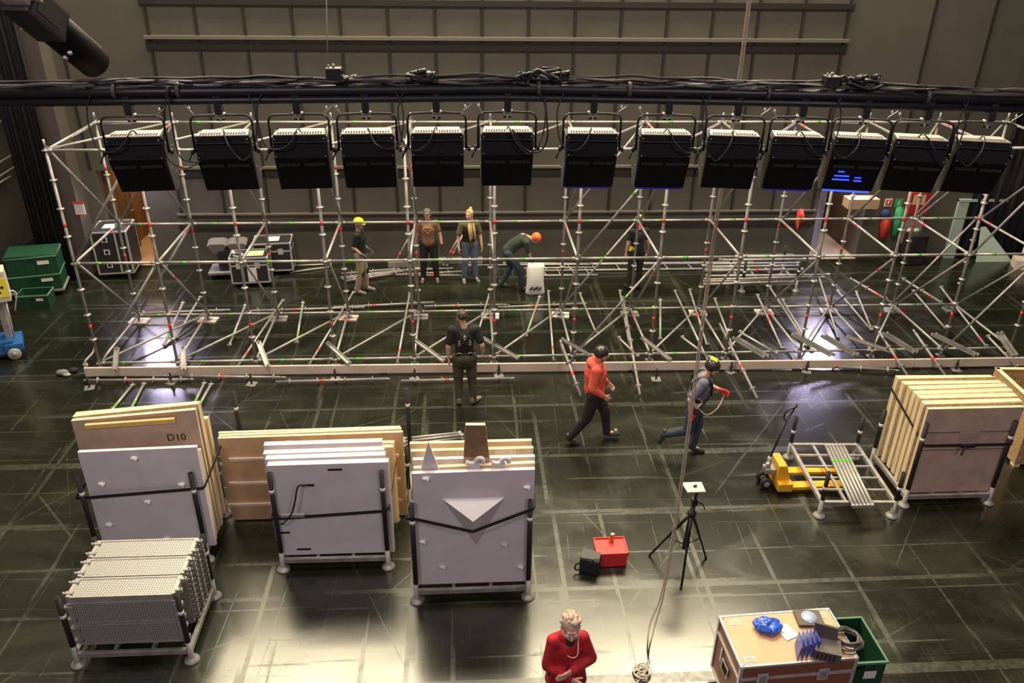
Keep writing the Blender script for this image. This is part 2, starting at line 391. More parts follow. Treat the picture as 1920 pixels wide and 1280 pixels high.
for row, Y in ((0, FY), (1, RY)):
    for i, x in enumerate(SX):
        b = MB(); mk_standard(b, (x, Y, .08), (x, Y, 4.19), B0-.08, [(.83, 1.3)[row] + .0*(i % 2), 2.78] if row == 0 else [1.93 if i % 2 else 1.4, 3.2])
        if row == 0: b.tube((x, Y, .02), (x, Y, .1), .034, steel2)
        abs_build(b, 'standard', sc)
        b = MB(); b.tube((x, Y, .02), (x, Y, .30), .017, steel2); b.box((x-.075, Y-.075, .034 if row else .004), (x+.075, Y+.075, .042 if row else .012), steel2)
        b.lathe([(.03, 0), (.03, .03)], steel2, (x, Y, .09), seg=8)
        jk = abs_build(b, 'base_jack', sc)
        if row:
            b = MB(); r_ = Euler((0, 0, random.uniform(-.15, .15))).to_matrix()
            b.box((x-.19, Y-.13, .001), (x+.19, Y+.13, .033), [pinkwood, paper, steel2][[0, 0, 2, 0, 2, 1, 1, 2, 0, 0, 2, 2, 2][i]], r_)
            abs_build(b, 'timber_pad', sc)
def head(b, p, d):
    """cast wedge head at the end of a ledger, d = outward direction"""
    d = Vector(d).normalized(); p = Vector(p)
    q = d.to_track_quat('X', 'Z').to_matrix()
    b.box(p-Vector((.0, .022, .032)), p+Vector((.075, .022, .032)), steel, q) if False else b.tube(p-d*.06, p+d*.02, .033, steel, .026, seg=8)
    b.box(p+d*.012-Vector((.006, .006, .06)), p+d*.012+Vector((.006, .006, .07)), steel2)
def member(name, a, c, gap=.045, tape=None, m=steel, heads=True, r=RT-.002):
    a = Vector(a); c = Vector(c); d = (c-a).normalized(); a = a+d*gap; c = c-d*gap
    b = MB(); b.tube(a, c, r, m)
    if heads: head(b, a, -d); head(b, c, d)
    if tape:
        mt, t = tape; p = a.lerp(c, t); b.tube(p-d*.05, p+d*.05, r+.0015, mt)
    return abs_build(b, name, sc)
for lv in (0, 2, 4):
    z = B0+lv
    for row, Y in ((0, FY), (1, RY)):
        for i in range(12):
            member('ledger', (SX[i], Y, z), (SX[i+1], Y, z), tape=(green, .28 + .02*(i % 3)) if lv != 4 or i % 2 else None)
    for i in range(13):
        member('transom', (SX[i], FY, z), (SX[i], RY, z), tape=(red, .82) if i % 2 or lv == 2 else None)
def brace(a, c, tape=None):
    a = Vector(a); c = Vector(c); d = (c-a).normalized(); off = .0
    b = MB(); b.tube(a+d*.09, c-d*.09, .022, steel2 if abs(d.z) > .3 else steel)
    for p, s_ in ((a, 1), (c, -1)):
        b.box(p+d*s_*.07-Vector((.02, .02, .03)), p+d*s_*.07+Vector((.02, .02, .03)), steel2)
    if tape: p = a.lerp(c, tape[1]); b.tube(p-d*.05, p+d*.05, .024, tape[0])
    return abs_build(b, 'diagonal_brace', sc)
for lv in (0, 4):
    for i in range(12): brace((SX[i], FY, B0+lv+.01), (SX[i+1], RY, B0+lv+.01))
for i in range(13):
    for lv in (0, 2): brace((SX[i]+.05, FY, B0+lv+2), (SX[i]+.05, RY, B0+lv), (red, .25) if i % 3 == 1 else None)
for i in (0, 6, 11):
    for lv in (0, 2):
        for Y, s_ in ((FY, -1), (RY, 1)): brace((SX[i], Y+.05*s_, B0+lv), (SX[i+1], Y+.05*s_, B0+lv+2), (green, .62) if i == 6 else None)
# kick-board in front
bl, br = fl(160, 708), fl(1640, 692)
dirb = (br-bl).normalized(); pts = [bl, fl(1712, 691), fl(1985, 687)]
for k, (a, c) in enumerate(((pts[0], pts[1]), (pts[1], pts[2]))):
    d = (c-a).normalized(); nrm = Vector((-d.y, d.x, 0)); b = MB()
    b.prism([a+d*.01+Vector((0, 0, .03)), c-d*.01+Vector((0, 0, .03)), c-d*.01+Vector((0, 0, .20)), a+d*.01+Vector((0, 0, .20))], nrm*.045, pinkwood)
    for t in (.02, .35, .65, .98):
        p = a.lerp(c, t)+nrm*.02; b.box(p-Vector((.06, .04, 0)), p+Vector((.06, .04, .035)), blackr)
    tag(b.build('timber_beam'), ('long pale timber beam on edge along the foot of the scaffold', 'short pale timber beam end piece at the right end of the scaffold')[k], 'beam', None)
# spare base jacks standing in front of the beam
JP = [((168, 727), 'leftmost, by the left end of the beam'), ((322, 717), 'in front of the left bright floor reflection'), ((472, 720), 'between the two lying standards at left'), ((629, 711), 'behind the third lying standard'),
      ((778, 711), 'just left of the worker in the harness'), ((935, 703), 'just right of the worker in the harness'), ((1230, 711), 'left of the grey shirt walker'), ((1370, 697), 'right of the grey shirt walker'),
      ((1512, 696), 'behind the slanting standard at right'), ((1650, 686), 'at the right end of the slanting standard'), ((1792, 693), 'behind the stack of pine boards')]
for (uv, txt) in JP:
    p = fl(*uv); o = empty('base_jack', p, 'grey square base plate with black spindle, ' + txt, 'base jack', 'base plates along the front of the beam', random.uniform(-.4, .4))
    b = MB(); b.box((-.085, -.085, .001), (.085, .085, .009), steel2)
    for q in ((-.06, -.06), (.06, -.06), (.06, .06), (-.06, .06)): b.tube((*q, .009), (*q, .011), .01, slotm, seg=8)
    b.build('plate', o)
    b = MB(); b.tube((0, 0, .008), (0, 0, .22), .017, black)
    for k in range(7): b.lathe([(.018, 0), (.021, .006), (.018, .012)], black, (0, 0, .04+k*.024), seg=10)
    b.lathe([(.034, 0), (.036, .02), (.02, .03)], black, (0, 0, .10), seg=8); b.build('spindle', o)
# channel brackets leaning on the beam
CB = [((220, 652), (216, 694), 0), ((343, 650), (345, 694), 0), ((484, 641), (502, 688), 0), ((613, 643), (655, 683), 0), ((775, 637), (832, 678), 0), ((905, 635), (972, 673), 0), ((1052, 636), (1105, 667), 0), ((1202, 633), (1257, 676), 0),
      ((1372, 634), (1432, 670), 1), ((1483, 628), (1557, 668), 1), ((1538, 630), (1600, 667), 1), ((1588, 633), (1676, 662), 0), ((1653, 626), (1712, 662), 1), ((1745, 628), (1826, 667), 1), ((1868, 624), (1898, 668), 1)]
for k, (a, c, dbl) in enumerate(CB):
    where = ['beside the leftmost upright', 'beside the second upright', 'beside the third upright', 'beside the fourth upright', 'left of the worker in the harness', 'right of the worker in the harness',
             'behind the red hooded walker', 'left of the grey shirt walker', 'just right of the grey shirt walker', 'left of the right bright reflection', 'right of the right bright reflection', 'wide, crossing the eleventh upright',
             'right of the wide one', 'behind the stack of pine boards', 'steep one at the right end'][k]
    for j in range(1+dbl):
        off = Vector((.09*j, .015*j, 0)); A = fl(*a, .50)+off; C = fl(*c, .21)+off; d = (C-A).normalized()
        sd = d.cross(Vector((0, 0, 1))).normalized(); upn = sd.cross(d)
        wd = .035 if dbl else .045
        if k == 11: wd = .07
        b = MB(); prof = [(-wd, 0), (wd, 0), (wd, .035), (wd-.008, .035), (wd-.008, .008), (-wd+.008, .008), (-wd+.008, .035), (-wd, .035)]
        b.prism([A+sd*x+upn*y for x, y in prof], C-A, steel)
        b.tube(A+upn*.036-d*.0, A+upn*.036+d*.03, .02, steel2, seg=8); b.tube(C+upn*.036-d*.03, C+upn*.036, .02, steel2, seg=8)
        tag(b.build('channel_bracket'), ('left ', 'right ')[j]*dbl + 'steel channel leaning on the beam, ' + where, 'bracket', 'steel channels leaning on the beam')

# ------------------------------------------------------------ loose scaffold members on the floor
def loose(kind, a, c, za, zc, label, tp=None, cat=None):
    A, C = fl(*a, za), fl(*c, zc); d = (C-A).normalized(); L = (C-A).length; b = MB()
    if kind == 'S':
        mk_standard(b, A, C, .25, [L*.42] if tp is None else tp, False); b.tube(C, C+d*.10, .019, steel2); nm, cat_ = 'loose_standard', 'scaffold tube'
    elif kind == 'L':
        b.tube(A, C, RT-.002, steel); head(b, A, -d); head(b, C, d); nm, cat_ = 'loose_ledger', 'scaffold tube'
        b.box(A-Vector((.045, .012, .012)), A+Vector((.045, .012, .012)), steel); b.box(C-Vector((.045, .012, .012)), C+Vector((.045, .012, .012)), steel)
        b.tube(A+d*(L*.2-.05), A+d*(L*.2+.05), RT, green)
    else:
        b.tube(A, C, .0215, steel); nm, cat_ = 'loose_brace', 'scaffold tube'
        sd = d.cross(Vector((0, 0, 1))).normalized()
        for p in (A, C): b.box(p-Vector((.025, .025, .012)), p+Vector((.025, .025, .02)), steel2); b.lathe([(.012, 0), (.03, .01), (.012, .02)], steel2, p+sd*.03, sd, 8)
        if tp: b.tube(A+d*(L*tp[0]-.05), A+d*(L*tp[0]+.05), .0235, red)
    return tag(b.build(nm), label, cat_, {'S': 'loose ringed standards', 'L': 'loose ledgers on the floor', 'D': 'loose bracing tubes'}[kind])
LO = [
 ('S', (157, 713), (353, 711), .06, .06, 'grey ringed tube lying in front of the left end of the beam'),
 ('S', (335, 705), (526, 707), .06, .06, 'ringed tube lying close along the beam by the third upright'),
 ('S', (517, 716), (721, 710), .06, .06, 'ringed tube lying on the floor left of the worker in the harness'),
 ('S', (752, 714), (955, 709), .06, .06, 'ringed tube lying on the floor behind the legs of the worker in the harness'),
 ('S', (1488, 682), (1678, 694), .06, .06, 'ringed tube lying in front of the beam above the floor reflection at right'),
 ('L', (210, 768), (249, 721), .03, .03, 'short tube on the floor behind the D10 boards, leftmost of four'),
 ('L', (247, 764), (270, 719), .03, .03, 'short tube on the floor behind the D10 boards, second of four'),
 ('L', (364, 757), (383, 718), .03, .03, 'short tube on the floor behind the D10 boards, third of four'),
 ('L', (371, 764), (396, 720), .03, .03, 'short tube with green tape behind the D10 boards, rightmost of four'),
 ('L', (308, 647), (343, 567), .03, .30, 'short ledger lying over the left bright reflection, leaning on the rear ledger'),
 ('D', (330, 632), (375, 557), .03, .30, 'thin brace crossing the left bright reflection beside the short ledger'),
 ('L', (430, 647), (460, 572), .03, .30, 'short ledger leaning on the rear ledger left of the third upright'),
 ('L', (556, 642), (568, 567), .03, .30, 'short ledger nearly upright in view between third and fourth uprights'),
 ('D', (445, 687), (530, 563), .05, .30, 'long brace with red tape rising past the third upright', [.18]),
 ('D', (580, 683), (662, 548), .05, .32, 'long brace with red tape rising past the fourth upright', [.18]),
 ('D', (745, 680), (768, 550), .05, .30, 'long brace with a clamp just left of the fifth upright', [.15]),
 ('D', (893, 635), (917, 553), .05, .30, 'brace lying behind the shoulder of the worker in the harness', None),
 ('L', (986, 630), (1012, 556), .03, .30, 'short ledger right of the sixth upright below the white sack'),
 ('D', (1038, 675), (1028, 546), .05, .30, 'long brace with red tape between the white sack and the beam', [.15]),
 ('D', (1117, 623), (1087, 550), .03, .30, 'brace with green tape right of the seventh upright', None),
 ('D', (1180, 645), (1162, 545), .03, .30, 'thin brace left of the eighth upright with a clamp at its foot', [.5]),
 ('S', (1200, 740), (1168, 560), .06, .42, 'long ringed tube crossing the beam right of the red hooded walker'),
 ('L', (1238, 635), (1238, 562), .03, .30, 'short ledger with a foot plate just right of the eighth upright'),
 ('D', (1327, 675), (1265, 545), .05, .30, 'long brace slanting behind the head of the grey shirt walker', [.2]),
 ('D', (1325, 645), (1293, 543), .03, .30, 'brace with red tape just left of the hanging rope', [.5]),
 ('D', (1373, 648), (1340, 560), .03, .30, 'brace slanting into the foot of the ninth upright', None),
 ('S', (1420, 747), (1352, 612), .06, .48, 'long ringed tube crossing the beam right of the grey shirt walker'),
 ('D', (1466, 652), (1420, 553), .03, .30, 'brace with red tape left of the tenth upright, clamp at its foot', [.5]),
 ('D', (1515, 648), (1443, 538), .03, .30, 'long brace slanting down into the right bright reflection', None),
 ('D', (1522, 655), (1467, 562), .03, .30, 'brace beside the long one slanting into the right bright reflection', None),
 ('D', (1571, 632), (1536, 521), .03, .30, 'long brace with red tape across the right bright reflection', [.55]),
 ('D', (1633, 618), (1570, 545), .03, .30, 'brace right of the right bright reflection, left of a crossed pair', None),
 ('D', (1633, 614), (1605, 547), .03, .30, 'brace right of the right bright reflection, right of a crossed pair', None),
 ('S', (1703, 706), (1648, 622), .06, .46, 'ringed tube crossing the beam behind the left of the pine boards'),
 ('S', (1680, 572), (1600, 525), .06, .30, 'ringed tube slanting down to the foot of the rear eleventh upright'),
 ('S', (1782, 578), (1692, 522), .06, .30, 'ringed tube slanting down to the foot of the rear thirteenth upright'),
 ('D', (1772, 615), (1712, 545), .03, .30, 'brace with green tape near the right end between two ringed tubes', None),
 ('D', (1848, 648), (1764, 538), .03, .30, 'long brace with red tape near the right end of the scaffold', [.12]),
 ('S', (1774, 706), (1717, 625), .06, .46, 'ringed tube crossing the beam behind the middle of the pine boards'),
 ('D', (1905, 686), (1852, 630), .10, .40, 'tube crossing the beam at the far right end behind the chipboard bin', None),
 ('D', (1328, 669), (1279, 632), .21, .42, 'short tube behind the helmet of the grey shirt walker', None),
 ('D', (1455, 662), (1387, 622), .21, .42, 'short tube resting toward the beam left of the tenth upright', None),
 ('D', (1195, 667), (1160, 633), .21, .42, 'short tube with its end on the ringed tube right of the red hooded walker', None),
 ('S', (1089, 742), (1053, 645), .06, .55, 'ringed tube standing off the beam behind the back of the red hooded walker'),
 ('S', (247, 588), (423, 581), .06, .06, 'ringed tube lying along the rear ledger at the left end'),
 ('S', (462, 583), (675, 576), .06, .06, 'ringed tube lying along the rear ledger by the fourth upright'),
 ('S', (626, 576), (805, 567), .06, .06, 'ringed tube lying behind the rear ledger below the yellow helmet worker'),
 ('S', (795, 574), (943, 571), .06, .06, 'ringed tube lying behind the cap of the worker in the harness'),
 ('S', (933, 576), (1092, 569), .06, .06, 'ringed tube lying behind the rear ledger below the white sack'),
 ('S', (640, 513), (742, 504), .06, .06, 'ringed tube lying behind the yellow helmet worker, farthest of four'),
 ('S', (638, 520), (745, 507), .06, .10, 'ringed tube lying behind the yellow helmet worker, second farthest of four'),
 ('S', (641, 523), (748, 509), .06, .10, 'ringed tube lying behind the yellow helmet worker, third of four'),
 ('S', (645, 527), (750, 511), .06, .06, 'ringed tube lying behind the yellow helmet worker, nearest of four'),
 ('S', (745, 507), (842, 503), .06, .06, 'ringed tube at the feet of the brown shirt worker, farthest of three'),
 ('S', (742, 515), (862, 509), .06, .10, 'ringed tube at the feet of the brown shirt worker, middle of three'),
 ('S', (770, 516), (868, 516), .06, .06, 'ringed tube at the feet of the brown shirt worker, nearest of three'),
 ('D', (545, 498), (620, 495), .03, .03, 'pale tube on the floor right of the flight case, farther of two', None),
 ('D', (546, 510), (620, 500), .03, .03, 'pale tube on the floor right of the flight case, nearer of two', None),
 ('D', (738, 497), (776, 428), .03, .96, 'tube leaning upright between the rear posts left of the brown shirt worker', [.3]),
 ('D', (832, 496), (868, 430), .03, .90, 'tube leaning upright between the two talking workers, left of a pair', [.35]),
 ('D', (838, 497), (872, 432), .03, .88, 'tube leaning upright between the two talking workers, right of a pair', [.35]),
 ('D', (757, 822), (862, 811), .10, .10, 'pale tube behind the panel with the triangle, farthest of four', None),
 ('D', (757, 828), (866, 815), .10, .10, 'pale tube behind the panel with the triangle, second of four', None),
 ('D', (758, 834), (866, 820), .06, .06, 'pale tube behind the panel with the triangle, third of four', None),
 ('D', (758, 853), (800, 848), .06, .06, 'pale tube behind the panel with the triangle, nearest of four', None),
 ('D', (880, 497), (1322, 494), .04, .04, 'very long pale tube behind the white sack, nearer of two', None),
 ('D', (945, 493), (1110, 494), .06, .06, 'pale tube behind the bending worker, farther of two', None),
]
for q in LO: loose(q[0], q[1], q[2], q[3], q[4], q[5], q[6] if len(q) > 6 else None)

#@@CARGO
# ------------------------------------------------------------ stillages (stacking pallets with bell feet)
def stillage(x0, y0, wd, dp, hf, hb, label, deck=.16, postm=blackr, rz=0, group=None):
    o = empty('stillage', (x0, y0, 0), label, 'stillage', group or 'stacking stillages', rz)
    for (x, y, h) in ((0, 0, hf), (wd, 0, hf), (wd, dp, hb), (0, dp, hb)):
        b = MB(); b.lathe([(.085, .001), (.088, .012), (.078, .03), (.05, .055), (.034, .075), (.032, .30)], steel, (x, y, 0), seg=20); b.build('foot', o)
        b = MB(); b.tube((x, y, .28), (x, y, h), .031, postm, seg=14); b.tube((x, y, h-.001), (x, y, h+.002), .026, slotm, seg=12)
        b.tube((x, y, h-.30), (x, y, h-.25), .0325, paper, seg=14)
        b.build('post', o)
    b = MB(); z = deck
    for y in (0, dp): b.box((.03, y-.025, z-.03), (wd-.03, y+.025, z+.03), steel2)
    for x in (0, wd): b.box((x-.025, .03, z-.03), (x+.025, dp-.03, z+.03), steel2)
    for k in (1, 2): b.box((wd*k/3-.02, 0, z-.02), (wd*k/3+.02, dp, z+.02), steel2)
    b.build('base_frame', o)
    return o
def panel(name, Y, tl, tr, z0, th, m, label, cat='panel', group=None, bl=None, brr=None, ms=None):
    A, B = onY(*tl, Y), onY(*tr, Y)
    xl = A.x if bl is None else bl; xr = B.x if brr is None else brr
    b = MB(); b.prism([(xl, Y, z0), (xr, Y, z0), (B.x, Y, B.z), (A.x, Y, A.z)], (0, th, 0), m, ms)
    o = b.build(name); tag(o, label, cat, group); return o, A, B
def strap(pts, label, wd=.022, parent=None):
    b = MB(); 
    for a, c in zip(pts, pts[1:]):
        a = Vector(a); c = Vector(c); d = (c-a).normalized(); s_ = Vector((0, 0, 1)) if abs(d.z) < .9 else Vector((1, 0, 0))
        nrm = d.cross(s_).normalized(); s_ = nrm.cross(d).normalized()
        b.prism([a+s_*wd, a-s_*wd, c-s_*wd, c+s_*wd], nrm*.005, blackr)
    return tag(b.build('strap'), label, 'strap')
def hold(parent, uv, Y, s_=.05, m=whitep):
    p = onY(*uv, Y); b = MB(); b.ball((p.x, p.y, p.z), (s_, .035, s_*.55), m, 2); b.ball((p.x+.02, p.y-.01, p.z-.01), (s_*.5, .03, s_*.4), m, 2); b.build('hold', parent)

# A: left stack with the D10 board
stillage(-4.84, 8.50, 1.38, .94, 1.43, 1.0, 'black-posted stillage under the leftmost stack of white and D10 boards', group=None)
o, A, B_ = panel('white_board', 8.56, (145, 848), (368, 838), .20, .05, whitep, 'white board with grey holds at the front of the leftmost stack', group='boards in the leftmost stack')
for uv in ((251, 859), (190, 907), (340, 908), (276, 940), (204, 983), (313, 1010)): hold(o, uv, 8.55)
panel('white_board', 8.66, (153, 856), (372, 846), .20, .06, whitep, 'white board directly behind the front board of the leftmost stack', group='boards in the leftmost stack')
o, A, B_ = panel('brown_board', 8.86, (133, 789), (366, 768), .20, .05, brown, 'brown board stencilled D10 in the leftmost stack', group='boards in the leftmost stack', ms=pinez)
P0, P1 = onY(162, 797, 8.84), onY(329, 785, 8.84)
b = MB(); b.prism([P0+Vector((0, 0, -.03)), P1+Vector((0, 0, -.03)), P1+Vector((0, 0, .03)), P0+Vector((0, 0, .03))], (0, -.05, 0), mat('orange_batten', (.75, .45, .16), .55, 0, .1, 6)); b.build('batten', o)
pd = onY(331, 820, 8.855)
text_mesh('D10', .14, blackr, 'stencil', o, (pd.x, 8.853, pd.z), (PI/2, -.04, 0), .001)
for k, (Y, tl, tr, th) in enumerate(((8.76, (152, 856), (375, 845), .06), (8.95, (136, 781), (371, 757), .07), (9.08, (140, 776), (374, 755), .05), (9.22, (180, 792), (388, 785), .07), (9.36, (190, 790), (390, 784), .05))):
    panel('pine_board', Y, tl, tr, .20, th, pinez, 'pale pine board in the leftmost stack, ' + ('between the white and the D10 boards', 'just behind the D10 board', 'tallest, slanting top behind the D10 board', 'lower one near the back edge', 'at the very back')[k], 'board', 'boards in the leftmost stack')
a0 = onY(163, 931, 8.52); a1 = onY(380, 913, 8.52)
strap([(-4.90, 9.4, a0.z), (-4.93, 8.5, a0.z), (a0.x, 8.50, a0.z), (a1.x, 8.50, a1.z), (-3.33, 8.54, a1.z), (-3.30, 9.5, a1.z+.12)], 'black strap across the leftmost stack of boards')
# B: second stack
stillage(-2.43, 8.28, 1.37, .95, 1.56, 1.0, 'black-posted stillage under the second stack, white boards with slots', rz=-.01)
bl_ = 'boards in the second stack'
for k, (Y, tl, tr) in enumerate(((8.33, (500, 873), (728, 866)), (8.47, (497, 861), (722, 853)), (8.61, (493, 851), (720, 843)), (8.80, (494, 835), (716, 828)))):
    o, A, B_ = panel('white_board', Y, tl, tr, .20, .085, whitep, 'white board, ' + ('front one with dark slots in the second stack', 'second from the front in the second stack', 'third from the front in the second stack', 'rearmost white one in the second stack')[k], group=bl_)
    if k == 0:
        for uv, w_ in (((628, 880), .09), ((535, 998), .06), ((570, 1029), .09), ((577, 909), .08)):
            p = onY(*uv, Y); MB().box((p.x-w_, Y-.008, p.z-.014), (p.x+w_, Y+.004, p.z+.014), slotm, bev=.006).build('slot', o)
for k, Y in enumerate((8.93, 9.02)):
    panel('pine_board', Y, (520, 842-8*k), (737+2*k, 838-8*k), .2, .06, pinez, 'pine board behind the white boards of the second stack, %s' % ('nearer', 'farther')[k], 'board', bl_)
s0 = onY(510, 972, 8.24); s1 = onY(722, 957, 8.24)
strap([(-2.44, 9.1, s0.z+.35), (-2.47, 8.24, s0.z), (s0.x, 8.235, s0.z), (s1.x, 8.235, s1.z), (-1.0, 8.28, s1.z), (-.95, 9.0, s1.z+.2)], 'black strap across the second stack of boards')
p = onY(547, 965, 8.22); q = onY(560, 912, 8.22)
b = MB(); b.path([q+Vector((.12, -.01, .02)), q+Vector((0, -.02, .02)), q.lerp(p, .5)+Vector((0, -.03, 0)), p+Vector((0, -.03, .03)), p+Vector((-.12, -.02, -.12)), p+Vector((-.2, -.01, -.12))], .011, blackr, 6, 4)
b.box(p+Vector((-.13, -.03, -.02)), p+Vector((.16, .005, .02)), steel2, bev=.005)
tag(b.build('ratchet'), 'ratchet buckle and loose strap tail on the front of the second stack', 'ratchet')
# C: third stack with the pointed triangle
stillage(-.66, 7.64, 1.40, 1.02, 1.54, 1.0, 'black-posted stillage under the third stack, the board with the triangle', rz=.005)
bl_ = 'boards in the third stack'
o, A, B_ = panel('white_board', 7.72, (772, 888), (1003, 880), .20, .05, whitep, 'white board with a protruding triangle in front of the third stack', group=bl_)
for uv in ((798, 897), (988, 913), (793, 1015), (945, 1020), (830, 1062), (975, 1062)): hold(o, uv, 7.71)
TL, TR, BT = onY(828, 934, 7.72), onY(948, 931, 7.72), onY(893, 1022, 7.72); N_ = onY(887, 978, 7.46)
b = MB(); vv = [b.bm.verts.new(v) for v in (TL, TR, N_, BT)]; i = b._mi(whitep)
for f in ((0, 2, 1), (0, 3, 2), (1, 2, 3), (0, 1, 3)): b.bm.faces.new([vv[k] for k in f])
bmesh.ops.recalc_face_normals(b.bm, faces=b.bm.faces[:]); b.build('triangular_wedge', o)
for k, (Y, tl, tr, m, t) in enumerate(((7.86, (775, 878), (1003, 868), pine, 'first pine one behind the front board'), (8.02, (774, 862), (1003, 856), whitep, 'white one in the middle'), (8.20, (770, 846), (1000, 840), pinez, 'pine one near the back'), (8.36, (768, 832), (997, 826), pine, 'tallest pine one at the back'))):
    panel('stacked_board', Y, tl, tr, .20, .05, m, 'board in the third stack, ' + t, 'board', bl_)
A = onY(803, 828, 7.80); Bq = onY(788, 884, 7.80); Cq = onY(824, 882, 7.80)
b = MB(); b.prism([(Bq.x, 7.80, .3), (Cq.x+.05, 7.80, .3), tuple(Cq), tuple(A), tuple(Bq)], (0, .03, 0), whitep); tag(b.build('spike_panel'), 'narrow white spike standing behind the board with the triangle', 'panel')
A = onY(873, 797, 7.93); Bq = onY(910, 797, 7.93); Cq = onY(918, 858, 7.93); D = onY(869, 857, 7.93)
b = MB(); b.prism([D, Cq, Bq, A], (0, .05, 0), mat('dark_brown_board', (.22, .13, .07), .6, 0, .2, 6), pinez); b.prism([(D.x, 7.93, .3), (Cq.x, 7.93, .3), Cq, D], (0, .05, 0), brown); tag(b.build('tapered_board'), 'dark brown tapered board rising from the third stack', 'board')
for u in (890, 938):
    p = onY(u, 866, 7.80); b = MB(); b.path([p+Vector((-.10, 0, .0)), p+Vector((-.05, 0, -.02)), p+Vector((0, 0, -.015)), p+Vector((.04, 0, .05)), p+Vector((.09, 0, .04)), p+Vector((.10, 0, -.01))], .028, whitep, 10, 4)
    b.box((p.x-.06, 7.78, .5), (p.x+.06, 7.82, p.z), whitep); tag(b.build('curved_offcut'), 'small white wavy piece sticking up behind the front board, %s of two' % ('left' if u < 900 else 'right'), 'offcut', 'white wavy pieces')
s0 = onY(777, 972, 7.6); s1 = onY(886, 993, 7.45); s2 = onY(1000, 953, 7.6)
strap([(-.72, 8.4, s0.z+.1), (-.73, 7.6, s0.z), (s0.x, 7.595, s0.z), (s1.x, 7.42, s1.z), (s2.x, 7.595, s2.z), (.80, 7.66, s2.z), (.80, 8.4, s2.z+.15)], 'black strap pulled over the triangle of the third stack')
# D: big brown board behind
stillage(-3.30, 9.55, 2.45, .6, 1.0, 1.62, 'stillage behind the wide brown boards, only its post tips showing')
for k, (Y, tl, tr, m) in enumerate(((9.28, (408, 822), (755, 810), brownl), (9.36, (410, 817), (752, 804), pinez), (9.50, (409, 812), (750, 801), brownl))):
    o, A, B_ = panel('wide_board', Y, tl, tr, .03 if k == 0 else .05, .045, m, ('wide brown framed board behind the second stack, frontmost', 'pine layer just behind the wide brown board', 'rearmost of the wide brown boards')[k], 'board', 'wide brown boards', ms=pinez)
    if k == 0:
        for v in (860, 905, 945):
            p, q = onY(430, v, Y), onY(500, v-1, Y)
            b = MB(); b.box((p.x, Y-.03, p.z-.02), (q.x+.3, Y-.001, p.z+.02), pinkwood); b.build('batten', o)
            b = MB(); b.box((-1.35, Y-.03, p.z-.02), (-.93, Y-.001, p.z+.02), pinkwood); b.build('batten', o)
        b = MB(); b.box((A.x+.9, Y-.025, .1), (A.x+.98, Y-.001, A.z-.05), brown); b.build('batten', o)
# E: steel deck stillage
o = stillage(-4.47, 6.84, 1.27, .99, 1.03, 1.0, 'stillage at lower left holding steel scaffold decks')
def deck(x0, x1, y0, y1, z, label):
    """perforated steel deck lying flat"""
    o = empty('steel_deck', ((x0+x1)/2, (y0+y1)/2, z), label, 'scaffold deck', 'steel decks in the lower left stillage')
    b = MB(); hw, hd = (x1-x0)/2, (y1-y0)/2
    b.box((-hw+.04, -hd, -.06), (hw-.04, hd, -.004), deckm)
    b.box((-hw+.03, -hd-.008, -.07), (hw-.03, -hd+.012, .004), steel); b.box((-hw+.03, hd-.012, -.07), (hw-.03, hd+.008, .004), steel)
    b.build('tread_plate', o)
    for s_ in (-1, 1):
        b = MB(); b.box((s_*hw-.045, -hd, -.065), (s_*hw+.0, hd, .010), steel) if s_ > 0 else b.box((-hw, -hd, -.065), (-hw+.045, hd, .010), steel)
        for t in (-.6, .6): b.box((s_*(hw+.0)-.02, t*hd-.02, -.03), (s_*(hw+.0)+.06, t*hd+.02, .02), steel2); b.tube((s_*(hw+.04), t*hd, -.045), (s_*(hw+.04), t*hd, .02), .012, steel)
        b.build('end_hook', o)
    return o
def make_deckm():
    m, n, l, b = new_mat('perforated_deck_steel')
    tc = n.new('ShaderNodeTexCoord'); mp = n.new('ShaderNodeMapping'); mp.inputs['Scale'].default_value = (36, 36, 36); l.new(tc.outputs['Object'], mp.inputs['Vector'])
    v = n.new('ShaderNodeTexVoronoi'); v.inputs['Scale'].default_value = 1; v.inputs['Randomness'].default_value = 0.0; l.new(mp.outputs[0], v.inputs['Vector'])
    r = n.new('ShaderNodeValToRGB'); r.color_ramp.elements[0].position = .26; r.color_ramp.elements[0].color = (.02, .02, .025, 1); r.color_ramp.elements[1].position = .34; r.color_ramp.elements[1].color = (.40, .39, .38, 1)
    l.new(v.outputs['Distance'], r.inputs['Fac']); l.new(r.outputs['Color'], b.inputs['Base Color']); b.inputs['Roughness'].default_value = .45; b.inputs['Metallic'].default_value = .3
    return m
deckm = make_deckm()
n_ = 0
for lv in range(2):
    o = deck(-4.42, -3.24, -.15, .15, 0, 'perforated steel deck standing on edge at the front of the lower left stillage, ' + ('upper', 'lower')[lv])
    o.location = (-3.83, 6.885, .74-.32*lv); o.rotation_euler = (PI/2, 0, 0)
for row in range(3):
    for lv in range(2 if row else 1):
        z = .97-lv*.078
        deck(-4.42, -3.24, 6.90+row*.315, 7.18+row*.315, z, 'perforated steel deck, ' + ('front', 'middle', 'rear')[row] + ' pile of the lower left stillage, ' + ('topmost' if lv == 0 else '%s below the top' % ['', 'one', 'two', 'three', 'four', 'five', 'six', 'seven', 'eight', 'nine'][lv]))
for row in (1, 2):
    for lv in range(2, 10):
        deck(-4.42, -3.24, 6.90+row*.315, 7.18+row*.315, .97-lv*.078, 'perforated steel deck, ' + ('front', 'middle', 'rear')[row] + ' pile of the lower left stillage, %s below the top' % ['', 'one', 'two', 'three', 'four', 'five', 'six', 'seven', 'eight', 'nine'][lv])
